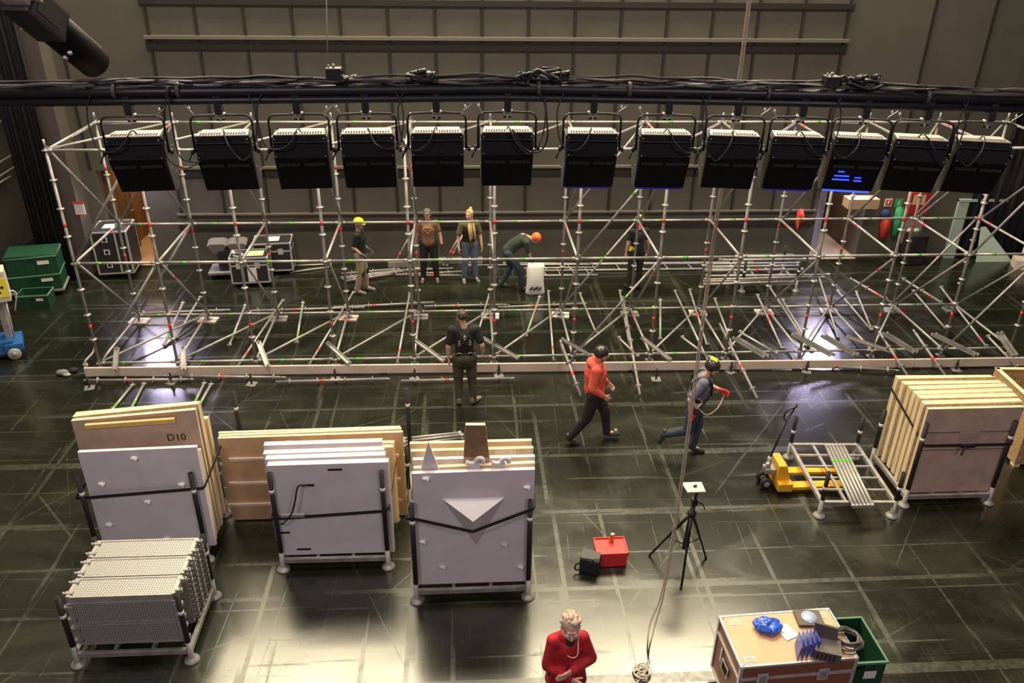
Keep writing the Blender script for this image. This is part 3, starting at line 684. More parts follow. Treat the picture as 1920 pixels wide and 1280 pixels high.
# F: right stack of pine frames
stillage(6.43, 9.22, 1.29, 1.06, 1.45, 1.0, 'black-posted stillage under the right hand stack of pine boards', rz=.0)
bl_ = 'boards in the right hand stack'
tls = [((1741, 767), (1921, 763)), ((1733, 757), (1917, 752)), ((1725, 746), (1908, 742)), ((1717, 738), (1900, 733)), ((1708, 729), (1890, 724)), ((1696, 720), (1880, 718)), ((1684, 709), (1864, 708))]
Ys = [9.27, 9.42, 9.57, 9.72, 9.87, 10.03, 10.20]
nth = ['brown front one', 'second from the front', 'third from the front', 'fourth from the front', 'fifth from the front', 'sixth from the front', 'rearmost']
for k in range(7):
    o, A, B_ = panel('brown_board' if k == 0 else 'pine_board', Ys[k], *tls[k], .19, .088 if k else .05, brown if k == 0 else pine, 'board of the right hand pine stack, ' + nth[k], 'board', bl_, ms=pinez)
    if k == 0:
        for z in (1.25, .95):
            MB().box((A.x+.02, Ys[k]-.004, z-.004), (B_.x-.02, Ys[k]-.0005, z+.004), slotm).build('panel_joint', o)
        p = onY(1815, 822, 9.26); MB().box((p.x-.14, 9.262, p.z-.11), (p.x+.14, 9.268, p.z+.11), mat('faded_label', (.42, .31, .27), .7)).build('label_sheet', o)
    else:
        MB().box((A.x-.0, Ys[k]-.012, A.z-.05), (B_.x, Ys[k]-.0005, A.z), pinez).build('top_rail', o)
s0 = onY(1738, 835, 9.19); s1 = onY(1896, 832, 9.19)
strap([(6.42, 10.32, s0.z+.33), (6.46, 9.20, s0.z), (s0.x, 9.185, s0.z), (s1.x, 9.185, s1.z), (7.80, 9.25, s1.z), (7.85, 10.3, s1.z+.3)], 'black strap round the right hand pine stack')
p = onY(1812, 836, 9.16); b = MB(); b.box(p+Vector((-.08, -.02, -.02)), p+Vector((.12, .02, .02)), black, bev=.005); b.path([p+Vector((-.02, -.02, 0)), p+Vector((-.05, -.03, -.06)), p+Vector((-.05, -.02, -.14))], .012, blackr, 6, 3)
tag(b.build('ratchet'), 'black ratchet buckle on the brown front of the right hand stack', 'ratchet')
# G: chipboard bin
c0 = fl(1866, 690, 1.15); o = empty('chipboard_bin', (c0.x, c0.y, 0), 'open topped chipboard bin at the right edge behind the pine stack', 'bin', rz=-.05)
W_, D_ = 1.7, 1.15
def side(n, a, c): MB().box(a, c, osb).build(n, o)
side('side_panel', (0, -D_, .1), (.05, 0, 1.15)); side('side_panel', (W_, -D_, .1), (W_+.05, 0, 1.15)); side('side_panel', (.05, -.05, .1), (W_, 0, 1.15)); side('side_panel', (.05, -D_, .1), (W_, -D_+.05, 1.15)); side('bottom_panel', (0, -D_, .05), (W_+.05, 0, .1))
for s_ in ((0, -D_), (W_-.05, -D_), (0, -.1), (W_-.05, -.1)): MB().box((s_[0], s_[1], 0), (s_[0]+.1, s_[1]+.1, .05), pine).build('foot_block', o)
MB().box((-.01, -D_-.01, 1.15), (.06, 0, 1.165), pinez).box((0, -.06, 1.15), (W_, .01, 1.165), pinez).build('rim_strip', o)
# H: low stillage with tubes and pallet jack
p0 = fl(1535, 967); hs = stillage(p0.x, p0.y, 1.06, 1.44, .78, .78, 'low empty stillage with short black posts on the forks of the yellow jack', deck=.24, rz=-.05)
b = MB()
for k in range(1, 5): b.box((0, 1.44*k/5-.015, .235), (1.06, 1.44*k/5+.015, .265), steel)
b.build('cross_bar', hs)
for k in range(6):
    a, c = fl(1622+.0*k, 946, .33), fl(1553, 840, .33); off = Vector((-.19+.055*k, 0, 0))
    a = fl(1612, 946, .31)+Vector((-.0+.056*k-.1, 0, 0)); c = fl(1550, 838, .31)+Vector((.056*k, 0, 0))
    b = MB(); b.tube(a, c, .0235, steel); d = (c-a).normalized(); b.tube(a+d*1.02, a+d*1.08, .025, green); b.tube(c, c+d*.05, .03, steel2, seg=8); b.tube(a-d*.05, a, .03, steel2, seg=8)
    tag(b.build('pallet_tube'), 'grey tube with green tape on the low stillage, %s from the left' % ('first', 'second', 'third', 'fourth', 'fifth', 'last')[k], 'scaffold tube', 'six taped tubes on the low stillage')
j0 = fl(1470, 930); pj = empty('pallet_jack', j0, 'yellow hand pallet jack with black handle and its forks under the low stillage', 'pallet jack')
def pj_add(b, n, par=None):
    q = b.build(n); q.parent = par or pj; return q
b = MB(); b.box((-.10, .02, .06), (.12, .56, .20), yellow, bev=.02); b.prism([(-.10, .12, .2), (.10, .12, .2), (.02, .12, .46), (-.10, .12, .46)], (0, .34, 0), yellow); b.build('body', pj)
for y in (.04, .40):
    b = MB(); b.box((.08, y, .075), (1.12, y+.15, .13), yellow, bev=.008); b.box((1.0, y+.04, .02), (1.08, y+.11, .08), blackr); b.build('fork', pj)
b = MB(); b.tube((-.22, .28, .40), (-.02, .36, 1.12), .016, black); b.tube((-.24, .25, .30), (-.22, .28, .42), .03, steel2)
b.path([(-.02, .36, 1.10), (-.10, .30, 1.20), (-.07, .30, 1.32), (.06, .33, 1.36), (.10, .40, 1.34), (.06, .42, 1.2), (-.02, .36, 1.10)], .013, black, 8, 4); b.build('handle', pj)
b = MB(); b.tube((-.20, .28, .30), (-.20, .28, .52), .035, steel2, seg=14); b.box((-.26, .2, .26), (-.1, .36, .34), steel2, bev=.01); b.ball((-.24, .22, .44), .03, alu); b.build('pump', pj)
for y in (.16, .34): b = MB(); b.lathe([(.03, 0), (.09, .005), (.095, .02), (.095, .05), (.09, .065), (.03, .07)], blackr, (-.22, y, .096), (0, 1, 0), 20); b.lathe([(.0301, -.002), (.045, 0), (.045, .07), (.0301, .072)], steel, (-.22, y, .096), (0, 1, 0), 12); b.build('wheel', pj)

#@@PROPS
# ------------------------------------------------------------ tripod, red box, bag
tb = fl(1277, 1060); tr_ = empty('tripod', (tb.x, tb.y, 0), 'black wind-up tripod with a pale square board on top', 'tripod')
hub = Vector((.06, 0, .96))
b = MB(); b.tube((.0, 0, .30), (.05, 0, 1.0), .03, black, seg=12); b.tube((.05, 0, 1.0), (.075, 0, 1.27), .018, black); b.lathe([(.05, 0), (.06, .03), (.03, .06)], black, (.045, 0, .86)); b.build('column', tr_)
for (u, v) in ((1277, 1103), (1218, 1042), (1323, 1047)):
    f_ = fl(u, v)-Vector((tb.x, tb.y, 0)); h_ = Vector((.045, 0, .90)); d = (f_-h_)
    b = MB(); b.tube(h_+d*.06, f_+Vector((0, 0, .015)), .016, black, seg=8); b.ball(f_+Vector((0, 0, .02)), .022, blackr, 1)
    b.tube(Vector((.01, 0, .36)), h_+d*.55, .009, black, seg=6); b.tube(h_+d*.05, h_+d*.45, .022, black, seg=8); b.build('leg', tr_)
b = MB(); b.tube((.06, 0, 1.08), (.15, -.04, 1.06), .01, black); b.tube((.15, -.04, 1.06), (.19, -.05, .98), .008, black); b.box((.02, -.04, 1.03), (.09, .04, 1.12), black, bev=.008); b.build('crank', tr_)
ct = [fl(u, v, 1.29)-Vector((tb.x, tb.y, 0)) for (u, v) in ((1289, 924), (1323, 923), (1315, 905), (1278, 906))]
b = MB(); b.prism(ct, (0, 0, .016), mat('pale_square_board', (.72, .60, .45), .5)); b.ball((ct[0]+ct[2])/2+Vector((0, 0, .03)), (.025, .02, .012), black, 1); b.ball((ct[0]+ct[2])/2+Vector((.02, .01, .03)), (.012, .03, .012), black, 1); b.build('top_board', tr_)
r0 = fl(1119, 1064); rb = empty('red_toolbox', (r0.x, r0.y, 0), 'red plastic box with sloping lid on the floor beside a black bag', 'box', rz=.02)
b = MB(); b.box((0, 0, .005), (.40, .30, .20), redp, bev=.008); b.build('body', rb)
b = MB(); b.prism([(-.01, -.01, .20), (-.01, .31, .20), (-.01, .29, .225), (-.01, .01, .225)], (.42, 0, 0), redp)
b.box((-.012, -.012, .195), (.412, .0, .24), redp); b.box((-.012, .30, .195), (.412, .312, .245), redp); b.box((-.012, -.012, .195), (.003, .31, .24), redp); b.box((.397, -.012, .195), (.412, .31, .24), redp); b.build('lid', rb)
lp = fl(1147, 1014, .23); o = empty('brass_lamp', (lp.x, lp.y, .226), 'small brass and glass device standing on the red box', 'lamp')
b = MB(); b.lathe([(.03, 0), (.032, .01), (.024, .02), (.026, .07), (.022, .08), (.03, .09), (.034, .11), (.02, .13)], brass, seg=14); b.build('body', o)
b = MB(); b.ball((.01, 0, .12), (.025, .02, .015), paper, 2); b.path([(-.03, 0, .02), (-.05, -.01, .03), (-.045, 0, .06), (-.03, 0, .06)], .006, brass, 6, 3); b.build('handle', o)
k0 = fl(1103, 1076); o = empty('tool_bag', (k0.x, k0.y, 0), 'black open tool bag leaning against the left of the red box', 'bag', rz=-.35)
b = MB(); b.box((-.13, 0, .004), (.13, .20, .23), black_fab, bev=.03); b.build('body', o)
b = MB(); b.box((-.12, .02, .225), (.12, .18, .245), mat('grey_flap', (.06, .06, .05), .6), Euler((.2, .1, 0)).to_matrix(), bev=.006); b.build('flap', o)
b = MB(); b.path([(-.12, -.01, .18), (-.17, -.04, .14), (-.17, -.03, .06), (-.12, -.01, .05)], .012, black_fab, 8, 4); b.path([(-.06, .0, .22), (-.04, -.02, .27), (.04, -.02, .27), (.06, 0, .22)], .009, black_fab, 8, 4); b.build('handle', o)

# ------------------------------------------------------------ flight case lower right with things on it
T = [fl(u, v, .90) for (u, v) in ((1390, 1250), (1610, 1232), (1562, 1138), (1345, 1155))]
fc = empty('flight_case', (T[0].x, T[0].y, 0), 'brown plywood flight case with silver edges at the lower right', 'flight case', rz=math.atan2(T[1].y-T[0].y, T[1].x-T[0].x))
W_, D_, Hc = (T[1]-T[0]).length, (T[3]-T[0]).length, .90
b = MB(); b.box((.01, .01, .14), (W_-.01, D_-.01, .70), caseside); b.build('body', fc)
b = MB(); b.box((.01, .01, .71), (W_-.01, D_-.01, Hc-.012), caseside); b.box((.02, .02, Hc-.012), (W_-.02, D_-.02, Hc-.004), casetop); b.build('lid', fc)
def edging(par, w_, d_, z0, z1, zm, m=alu, t=.028):
    b = MB()
    for z in (z0, z1, *zm):
        for y in (0, d_): b.box((0, y-t/2 if y else -.004, z-t/2), (w_, y+.004 if y else t/2, z+t/2), m)
        for x in (0, w_): b.box((x-t/2 if x else -.004, 0, z-t/2), (x+.004 if x else t/2, d_, z+t/2), m)
    for x in (0, w_):
        for y in (0, d_): b.box((x-(t if x else .004), y-(t if y else .004), z0), (x+(.004 if x else t), y+(.004 if y else t), z1), m)
    b.build('edge_trim', par)
    for x in (0, w_):
        for y in (0, d_):
            MB().ball((x+(-.02 if x else .02), y+(-.02 if y else .02), z1-.008), .034, m, 2).build('ball_corner', par)
edging(fc, W_, D_, .15, Hc-.014, (.70,))
for (x, y) in ((.12, .09), (W_-.15, .10), (W_-.13, D_-.10), (.14, D_-.10)):
    b = MB(); b.box((x-.05, y-.035, Hc-.004), (x+.05, y+.035, Hc+.001), alu); b.box((x-.04, y-.026, Hc+.0005), (x+.04, y+.026, Hc+.002), casetop); b.build('caster_dish', fc)
for x in (.25, W_-.35):
    b = MB(); b.box((x-.06, -.012, .62), (x+.06, -.002, .78), alu, bev=.004); b.box((x-.03, -.022, .66), (x+.03, -.012, .75), steel2, bev=.004); b.build('latch', fc)
b = MB(); b.box((-.008, .25, .42), (-.001, .42, .56), alu); b.box((-.012, .27, .44), (-.006, .40, .54), slotm); b.build('side_handle', fc)
b = MB(); b.box((-.006, .46, .45), (-.001, .49, .64), paper); b.box((-.006, .10, .22), (-.001, .13, .40), paper); b.build('tape_strip', fc)
for (x, y) in ((.12, .12), (W_-.12, .12), (W_-.12, D_-.12), (.12, D_-.12)):
    b = MB(); b.lathe([(.02, -.02), (.055, -.018), (.055, .018), (.02, .02)], blackr, (x, y, .056), (0, 1, 0)); b.box((x-.03, y-.03, .1), (x+.03, y+.03, .145), steel2); b.build('caster', fc)
ZT = Hc+.002
def on_case(u, v, dz=0): return fl(u, v, ZT+dz)
# crumpled blue bag
p = on_case(1440, 1172, .05); b = MB(); b.ball((0, 0, 0), (.15, .11, .055), mat('blue_film', (.02, .09, .55), .22, 0, .5, 14, .9, bscale=9), 4)
for v in b.bm.verts:
    n = math.sin(v.co.x*70+v.co.y*31)*math.cos(v.co.y*83-v.co.z*40)*.5+math.sin(v.co.x*29-v.co.y*57+2)*.5; v.co *= 1+.16*n
    v.co.z = max(v.co.z, -.05)
for f in b.bm.faces: f.smooth = False
tag(b.build('blue_plastic_bag', None, p), 'crumpled shiny blue plastic bag on the flight case', 'plastic bag')
p = on_case(1478, 1185); b = MB(); b.box((-.10, -.09, 0), (.07, .10, .003), paper, Euler((0, 0, .4)).to_matrix()); tag(b.build('paper_sheet', None, p), 'white paper sheet on the flight case beside the blue bag', 'paper')
p = on_case(1516, 1161); o = empty('disc_box', p, 'flat dark grey box with a pale round disc on the flight case', 'box', rz=-.05)
b = MB(); b.box((-.14, -.11, 0), (.14, .11, .035), mat('dark_grey_card', (.10, .085, .07), .6), bev=.004); b.build('body', o)
b = MB(); b.lathe([(.001, 0), (.085, .0), (.085, .006), (.001, .007)], mat('pale_blue_disc', (.45, .55, .75), .25, .2), (0, 0, .035), seg=28); b.build('disc', o)
bluef = mat('blue_folder', (.025, .07, .42), .3, 0, .3, 20)
for k in range(5):
    p = on_case(1496+8*k, 1228-2*k); b = MB(); b.box((-.10, -.006, 0), (.10, .006, .20), bluef, Euler((.05, .04*(k-2), 1.35+.03*k)).to_matrix(), bev=.002)
    tag(b.build('blue_folder', None, p+Vector((0, .03, .001))), 'thin blue folder standing on the flight case, %s of five' % ('leftmost', 'second', 'middle', 'fourth', 'rightmost')[k], 'folder', 'blue folders on the flight case')
p = on_case(1545, 1232); o = empty('tool_case', p, 'dark grey box standing on edge near the front of the flight case', 'box', rz=-.35)
gm = mat('grey_brown_card', (.10, .085, .075), .6, 0, .15, 12)
b = MB(); b.prism([(-.11, -.05, 0), (.15, -.05, 0), (.15, .16, .0), (-.11, .16, .0)], (0, 0, .12), gm); b.build('body', o)
b = MB(); b.prism([(-.12, .15, .10), (.12, .15, .10), (.10, .17, .26), (-.13, .17, .28)], (0, .025, 0), gm); b.build('lid', o)
for x in (-.08, -.04, 0, .04, .08): MB().box((x, -.055, .02), (x+.012, -.05, .10), slotm).build('groove', o)
p = on_case(1586, 1203); b = MB()
pts = []
for k in range(9*18):
    a = 2*PI*k/18; r_ = .138+.030*math.sin(k*.0385)+.008*math.sin(k*1.7); pts.append(p+Vector((r_*math.cos(a), r_*.92*math.sin(a), .013+.010*(k/18)+.004*math.sin(k*.9))))
b.path(pts, .009, mat('grey_cable', (.10, .092, .08), .45), 6); tag(b.build('coiled_cable'), 'thick coil of dark grey cable on the flight case', 'cable')
# green crate
gc = fl(1668, 1240, .55); o = empty('green_crate', (gc.x-.62, gc.y, 0), 'deep green plastic crate on the floor beside the flight case', 'crate', rz=.02)
def crate(o, w_, d_, h_, m, mr, z0=0):
    b = MB(); t = .012; b.box((0, 0, z0), (w_, d_, z0+.012), m)
    for a, c in (((0, 0), (w_, t)), ((0, d_-t), (w_, d_)), ((0, 0), (t, d_)), ((w_-t, 0), (w_, d_))): b.box((a[0], a[1], z0+.01), (c[0], c[1], z0+h_), m)
    for k in range(1, 5): b.box((w_*k/5-.006, -.008, z0+.03), (w_*k/5+.006, 0, z0+h_-.06), m); b.box((w_, d_*k/5-.006, z0+.03), (w_+.008, d_*k/5+.006, z0+h_-.06), m)
    b.build('shell', o)
    b = MB(); b.box((-.015, -.015, z0+h_-.03), (w_+.015, .004, z0+h_), mr); b.box((-.015, d_-.004, z0+h_-.03), (w_+.015, d_+.015, z0+h_), mr); b.box((-.015, 0, z0+h_-.03), (.004, d_, z0+h_), mr); b.box((w_-.004, 0, z0+h_-.03), (w_+.015, d_, z0+h_), mr); b.build('rim', o)
    b = MB(); b.box((w_/2-.06, -.018, z0+h_-.10), (w_/2+.06, -.008, z0+h_-.07), slotm); b.build('hand_hole', o)
    b = MB(); b.box((w_*.62, -.012, z0+h_*.55), (w_*.85, -.009, z0+h_*.75), paper); b.build('sticker', o)
crate(o, .60, .62, .55, greenp, greenl)

# ------------------------------------------------------------ left side carts
o = empty('container_trolley', (-9.95, 17.0, 0), 'low wheeled trolley under the green containers at far left', 'trolley', rz=.25)
b = MB(); b.box((0, 0, .12), (1.05, .75, .17), steel2); b.build('platform', o)
for (x, y) in ((.1, .1), (.95, .1), (.95, .65), (.1, .65)): MB().lathe([(.02, -.02), (.055, -.018), (.055, .018), (.02, .02)], blackr, (x, y, .056), (0, 1, 0)).tube((x, y, .06), (x, y, .12), .015, steel2).build('caster', o)
for k, (h_, z0, lab) in enumerate(((.36, .175, 'lower of the two stacked green containers on the trolley'), (.42, .545, 'upper of the two stacked green containers on the trolley, lid askew'))):
    o = empty('green_container', (-9.93+.01*k, 17.02, z0), lab, 'container', 'green containers by the left wall', rz=.25)
    crate(o, 1.0, .7, h_, greenp, greenl)
    if k: MB().box((-.01, -.01, h_), (1.01, .71, h_+.03), greenp, Euler((0, .03, .04)).to_matrix(), bev=.01).build('lid', o)
o = empty('green_container', (-9.62, 16.55, 0), 'small open green container on the floor in front of the trolley', 'container', 'green containers by the left wall', rz=.12)
crate(o, .62, .42, .30, greenp, greenl)
# blue lift at left edge
pb = fl(28, 662); o = empty('blue_lift', (pb.x, pb.y, 0), 'blue wheeled personnel lift base with mast cut by the left edge', 'lift', rz=.45)
b = MB(); b.box((-1.3, -.25, .12), (.05, .25, .38), bluep, bev=.03); b.box((-.12, -.30, .16), (.20, .30, .32), bluep, bev=.03); b.build('chassis', o)
for (x, y) in ((.02, -.30), (.02, .30), (-1.1, -.30), (-1.1, .30)): MB().lathe([(.03, -.035), (.11, -.03), (.12, 0), (.11, .03), (.03, .035)], mat('grey_wheel', (.30, .29, .27), .6), (x, y, .121), (0, 1, 0), 20).lathe([(.01, -.04), (.05, -.04), (.05, .04), (.01, .04)], steel, (x, y, .121), (0, 1, 0), 12).build('wheel', o)
b = MB(); b.box((-.40, -.06, .38), (-.28, .10, 2.0), alu); b.box((-.38, -.09, .38), (-.30, .13, 1.9), steel2); b.tube((-.26, -.15, .38), (-.22, -.15, 1.2), .018, alu); b.build('mast', o)
b = MB(); b.box((-.40, -.2, 1.15), (-.12, .2, 1.75), mat('cream_box', (.55, .52, .40), .5), bev=.02); b.build('control_box', o)
b = MB(); b.box((-.39, -.21, 1.25), (-.13, -.2, 1.62), mat('yellow_sticker', (.85, .70, .05), .5)); b.build('warning_sticker', o)
for (x, z) in ((-.34, 1.5), (-.24, 1.42), (-.30, 1.33)): MB().box((x, -.212, z), (x+.05, -.2095, z+.05), slotm).build('sticker_mark', o)
b = MB(); b.path([(-.2, -.15, 1.35), (-.02, -.18, 1.3), (-.12, -.2, .95)], .012, alu, 8, 3); b.build('lever', o)
for q in o.children:
    if q.name.split('.')[0] in ('mast', 'control_box', 'warning_sticker', 'sticker_mark', 'lever'): q.location.x += .34
# tall flight case on wheels behind left uprights
p = fl(205, 518); o = empty('tall_flight_case', (p.x-.12, p.y-.22, 0), 'tall black flight case with silver edges beside the lit left doorway', 'flight case', rz=.12)
b = MB(); b.box((0, 0, .14), (.78, .85, 1.15), caseblk); b.build('body', o); edging(o, .78, .85, .15, 1.15, (), alu, .035)
for (x, y) in ((.1, .1), (.68, .1), (.68, .75), (.1, .75)): MB().lathe([(.02, -.02), (.055, -.018), (.055, .018), (.02, .02)], blackr, (x, y, .056), (0, 1, 0)).tube((x, y, .06), (x, y, .14), .015, steel2).build('caster', o)
MB().box((.5, -.008, .15), (.54, -.001, 1.12), alu).build('door_strip', o)
for z in (.30, .62, .92): MB().box((.22, -.008, z), (.34, -.001, z+.12), paper).box((.24, -.010, z+.015), (.32, -.007, z+.105), caseblk).build('printed_mark', o)
MB().box((.2, .25, 1.168), (.6, .55, 1.172), mat('pale_green_card', (.45, .55, .35), .6)).build('green_card', o)
# two flight cases left of centre
def case(name, x, y, w_, d_, h_, rz, label, m=caseblk):
    o = empty(name, (x, y, 0), label, 'flight case', 'black flight cases behind the left bays', rz)
    MB().box((0, 0, .12), (w_, d_, h_), m).build('body', o); edging(o, w_, d_, .13, h_, (h_*.76,), alu, .035)
    for (a, c) in ((.1, .1), (w_-.1, .1), (w_-.1, d_-.1), (.1, d_-.1)): MB().lathe([(.02, -.02), (.05, -.018), (.05, .018), (.02, .02)], blackr, (a, c, .051), (0, 1, 0)).tube((a, c, .06), (a, c, .12), .015, steel2).build('caster', o)
    for a in (.2, w_-.25): MB().box((a-.06, -.012, h_*.66), (a+.06, -.001, h_*.84), alu, bev=.004).build('latch', o)
    return o
p = fl(435, 541); o = case('flight_case', p.x+.02, p.y, .86, .55, .72, .10, 'black flight case with a white notice on its front, behind the third upright')
MB().box((.38, -.014, .16), (.58, -.010, .50), paper).build('notice', o); MB().box((.35, .1, .738), (.75, .42, .742), mat('lime_card', (.42, .60, .28), .6)).build('green_card', o)
MB().ball((.1, .2, .79), (.05, .05, .05), alu).path([(.1, .1, .76), (.25, .05, .76), (.3, .2, .76), (.15, .3, .76)], .012, paper, 6, 4).build('cable_ring', o)
p = fl(470, 520); o = case('flight_case', p.x+.12, p.y+.05, .88, .6, .80, .10, 'black flight case standing right behind the one with the white notice')
MB().box((.32, .15, .818), (.60, .45, .822), paper).build('paper_sheet', o)
p = fl(392, 525); o = empty('chair_cart', (p.x, p.y, 0), 'dark dolly loaded with folded grey seats left of the flight cases', 'cart', rz=.08)
MB().box((0, 0, .12), (.95, .6, .17), steel2).build('platform', o)
for (a, c) in ((.1, .1), (.85, .1), (.85, .5), (.1, .5)): MB().lathe([(.02, -.02), (.05, -.018), (.05, .018), (.02, .02)], blackr, (a, c, .051), (0, 1, 0)).tube((a, c, .06), (a, c, .12), .015, steel2).build('caster', o)
MB().box((.25, .1, .17), (.75, .5, .70), caseblk, bev=.03).build('load', o)
for x in (.05, .50):
    b = MB(); b.prism([(x, .1, .80), (x+.12, .1, .62), (x+.32, .1, .62), (x+.44, .1, .80), (x+.36, .1, .84), (x+.08, .1, .84)], (0, .3, .06), mat('grey_shell', (.14, .13, .12), .6)); b.build('seat_shell', o)
# stillage with ledgers at right back
p = fl(1340, 548); q = fl(1492, 547); sw = q.x-fl(1390, 547).x
o = stillage(fl(1390, 547).x, fl(1390, 547).y, sw, .95, .78, .78, 'stillage loaded with long pale ledgers behind the right bays', deck=.2)
k = 0
for (u0, v0, u1, v1, z) in ((1315, 533, 1530, 526, .25), (1318, 528, 1545, 520, .30), (1322, 524, 1520, 519, .34), (1325, 517, 1555, 515, .38), (1320, 507, 1505, 505, .42), (1322, 500, 1500, 498, .46), (1318, 494, 1498, 493, .50), (1350, 487, 1510, 486, .52)):
    a, c = fl(u0, v0, z), fl(u1, v1, z); b = MB(); b.tube(a, c, .026, steel); d = (c-a).normalized()
    for t in (.0, .985): pp = a.lerp(c, t); b.box(pp-Vector((.03, .03, .03)), pp+Vector((.05, .03, .03)), steel)
    if k == 4: b.tube(a+d*1.2, a+d*1.3, .028, red)
    tag(b.build('stored_ledger'), 'pale ledger on the right back stillage, %s from the front' % ('first', 'second', 'third', 'fourth', 'fifth', 'sixth', 'seventh', 'eighth')[k], 'scaffold tube', 'ledgers stored on the right back stillage'); k += 1
# pale boxed plank behind
for (u0, u1, v, lab) in ((1378, 1488, 487, 'long pale grey box beam lying behind the stored ledgers'), (728, 792, 499, 'short pale plank on the floor behind the brown shirt worker'), (822, 905, 493, 'pale box tube on the floor behind the two talking workers')):
    a, c = fl(u0, v), fl(u1, v); tag(MB().box((a.x, a.y-.07, .002), (c.x, a.y+.07, .14), steel, bev=.006).build('box_beam'), lab, 'beam')
# lattice girder
a, c = fl(985, 519), fl(1080, 516); o = empty('lattice_girder', (a.x, a.y, 0), 'ladder-like galvanised girder lying behind the white sack', 'girder')
Lg = 1.75
for y in (0, .48): MB().tube((0, y, .03), (Lg, y, .03), .024, steel).build('chord', o)
for k in range(5): MB().tube((.15+.35*k, 0, .03), (.10+.35*k, .48, .03), .014, steel).build('rung', o)
a = fl(1012, 502); o = empty('lattice_girder', (a.x, a.y-.25, 0), 'second ladder-like girder farther behind the white sack', 'girder')
for y in (0, .42): MB().tube((0, y, .03), (5.4, y, .03), .024, steel).build('chord', o)
for k in range(9): MB().tube((.15+.6*k, 0, .03), (.10+.6*k, .42, .03), .014, steel).build('rung', o)

# ------------------------------------------------------------ wall things
def wallbox(name, uv0, uv1, m, label, cat, dep=.02, Y=WY):
    A, B = onY(*uv0, Y-dep), onY(*uv1, Y-dep)
    return tag(MB().box((min(A.x, B.x), Y-dep, min(A.z, B.z)), (max(A.x, B.x), Y-.001, max(A.z, B.z)), m).build(name), label, cat)
A_ = onY(135, 378, WY-.52); B_ = onY(162, 403, WY-.52)
o = wallbox('notice_board', (137, 380), (161, 402), paper, 'white notice with red border on the grey wall at far left', 'notice', .02, WY-.5)
for (a, c) in (((A_.x, A_.z), (B_.x, A_.z-.06)),): MB().box((a[0], WY-.524, c[1]), (c[0], WY-.521, a[1]), red).build('red_header', o)
MB().box((A_.x, WY-.524, B_.z), (B_.x, WY-.5215, B_.z+.02), red).build('red_border', o)
for k in range(4): MB().box((A_.x+.04, WY-.523, B_.z+.07+.05*k), (B_.x-.05, WY-.5212, B_.z+.078+.05*k), steel2).build('text_line', o)
o = wallbox('extinguisher_sign', (1661, 373), (1671, 387), paper, 'red and white fire extinguisher sign on the right back wall', 'sign')
MB().box((o.bound_box[0][0]+.02, WY-.024, o.bound_box[0][2]+.03), (o.bound_box[6][0]-.02, WY-.021, o.bound_box[6][2]-.02), red).build('red_field', o)
p = onY(1666, 380, WY-.03); MB().tube((p.x, WY-.026, p.z-.05), (p.x, WY-.026, p.z+.03), .014, paper, seg=8).tube((p.x, WY-.026, p.z+.03), (p.x+.025, WY-.026, p.z+.05), .005, paper, seg=6).build('pictogram', o)
o = wallbox('exit_sign', (1681, 373), (1691, 388), mat('green_sign', (.05, .35, .14), .5), 'green and white first aid sign on the right back wall', 'sign')
p = onY(1686, 381, WY-.03); MB().ball((p.x, WY-.024, p.z+.05), (.016, .004, .016), paper).box((p.x-.012, WY-.026, p.z-.05), (p.x+.012, WY-.021, p.z+.03), paper).box((p.x-.03, WY-.026, p.z+.0), (p.x+.03, WY-.021, p.z+.015), paper).build('pictogram', o)
def hung_bag(pts, m, name, label, cat, Y=WY-.06, th=.12):
    P = [onY(*q, Y-.0) for q in pts]; c = sum(P, Vector())/len(P); b = MB()
    n_ = len(P); i = b._mi(m); ring0 = [b.bm.verts.new((q.x, Y, q.z)) for q in P]; ring1 = [b.bm.verts.new((c.x+(q.x-c.x)*.86, Y-th, c.z+(q.z-c.z)*.90)) for q in P]
    for k in range(n_): b.bm.faces.new((ring0[k], ring0[(k+1) % n_], ring1[(k+1) % n_], ring1[k]))
    b.bm.faces.new(list(reversed(ring1))); b.bm.faces.new(ring0); bmesh.ops.recalc_face_normals(b.bm, faces=b.bm.faces[:])
    bmesh.ops.bevel(b.bm, geom=b.bm.edges[:], offset=.03, segments=3, affect='EDGES')
    for f in b.bm.faces: f.smooth = True
    return tag(b.build(name), label, cat)
rf = mat('red_fabric', (.60, .05, .03), .6, 0, .15, 8, .3); gf = mat('green_fabric', (.03, .30, .11), .6, 0, .15, 8, .3)
o = hung_bag([(1646, 446), (1660, 447), (1669, 420), (1668, 402), (1655, 400), (1648, 418)], rf, 'red_rescue_bag', 'red bag with blue top hanging on the right back wall', 'bag')
q_ = onY(1663, 404, WY-.2); MB().ball((q_.x, WY-.12, q_.z), (.13, .08, .14), mat('dark_blue_fabric', (.02, .05, .14), .7), 2).build('blue_top', o)
o = hung_bag([(1668, 442), (1684, 444), (1692, 415), (1696, 395), (1690, 385), (1679, 387), (1674, 410)], gf, 'green_rescue_bag', 'green bag hanging beside the red one on the right back wall', 'bag')
q_ = onY(1683, 408, WY-.19); MB().box((q_.x-.13, WY-.19, q_.z-.02), (q_.x+.13, WY-.185, q_.z+.02), paper).build('white_band', o)
o = wallbox('red_cabinet', (1712, 362), (1738, 402), mat('red_cabinet_paint', (.42, .02, .02), .5), 'red fire hose cabinet with yellowed notice on the right back wall', 'cabinet', .22)
q_ = onY(1725, 375, WY-.23); MB().box((q_.x-.17, WY-.225, q_.z-.12), (q_.x+.14, WY-.2205, q_.z+.13), mat('cream_notice', (.62, .48, .28), .6)).build('notice', o)
MB().box((q_.x-.03, WY-.228, q_.z-.08), (q_.x+.05, WY-.2255, q_.z+.09), red).build('notice_mark', o)
q_ = onY(1714, 430, WY-.2)
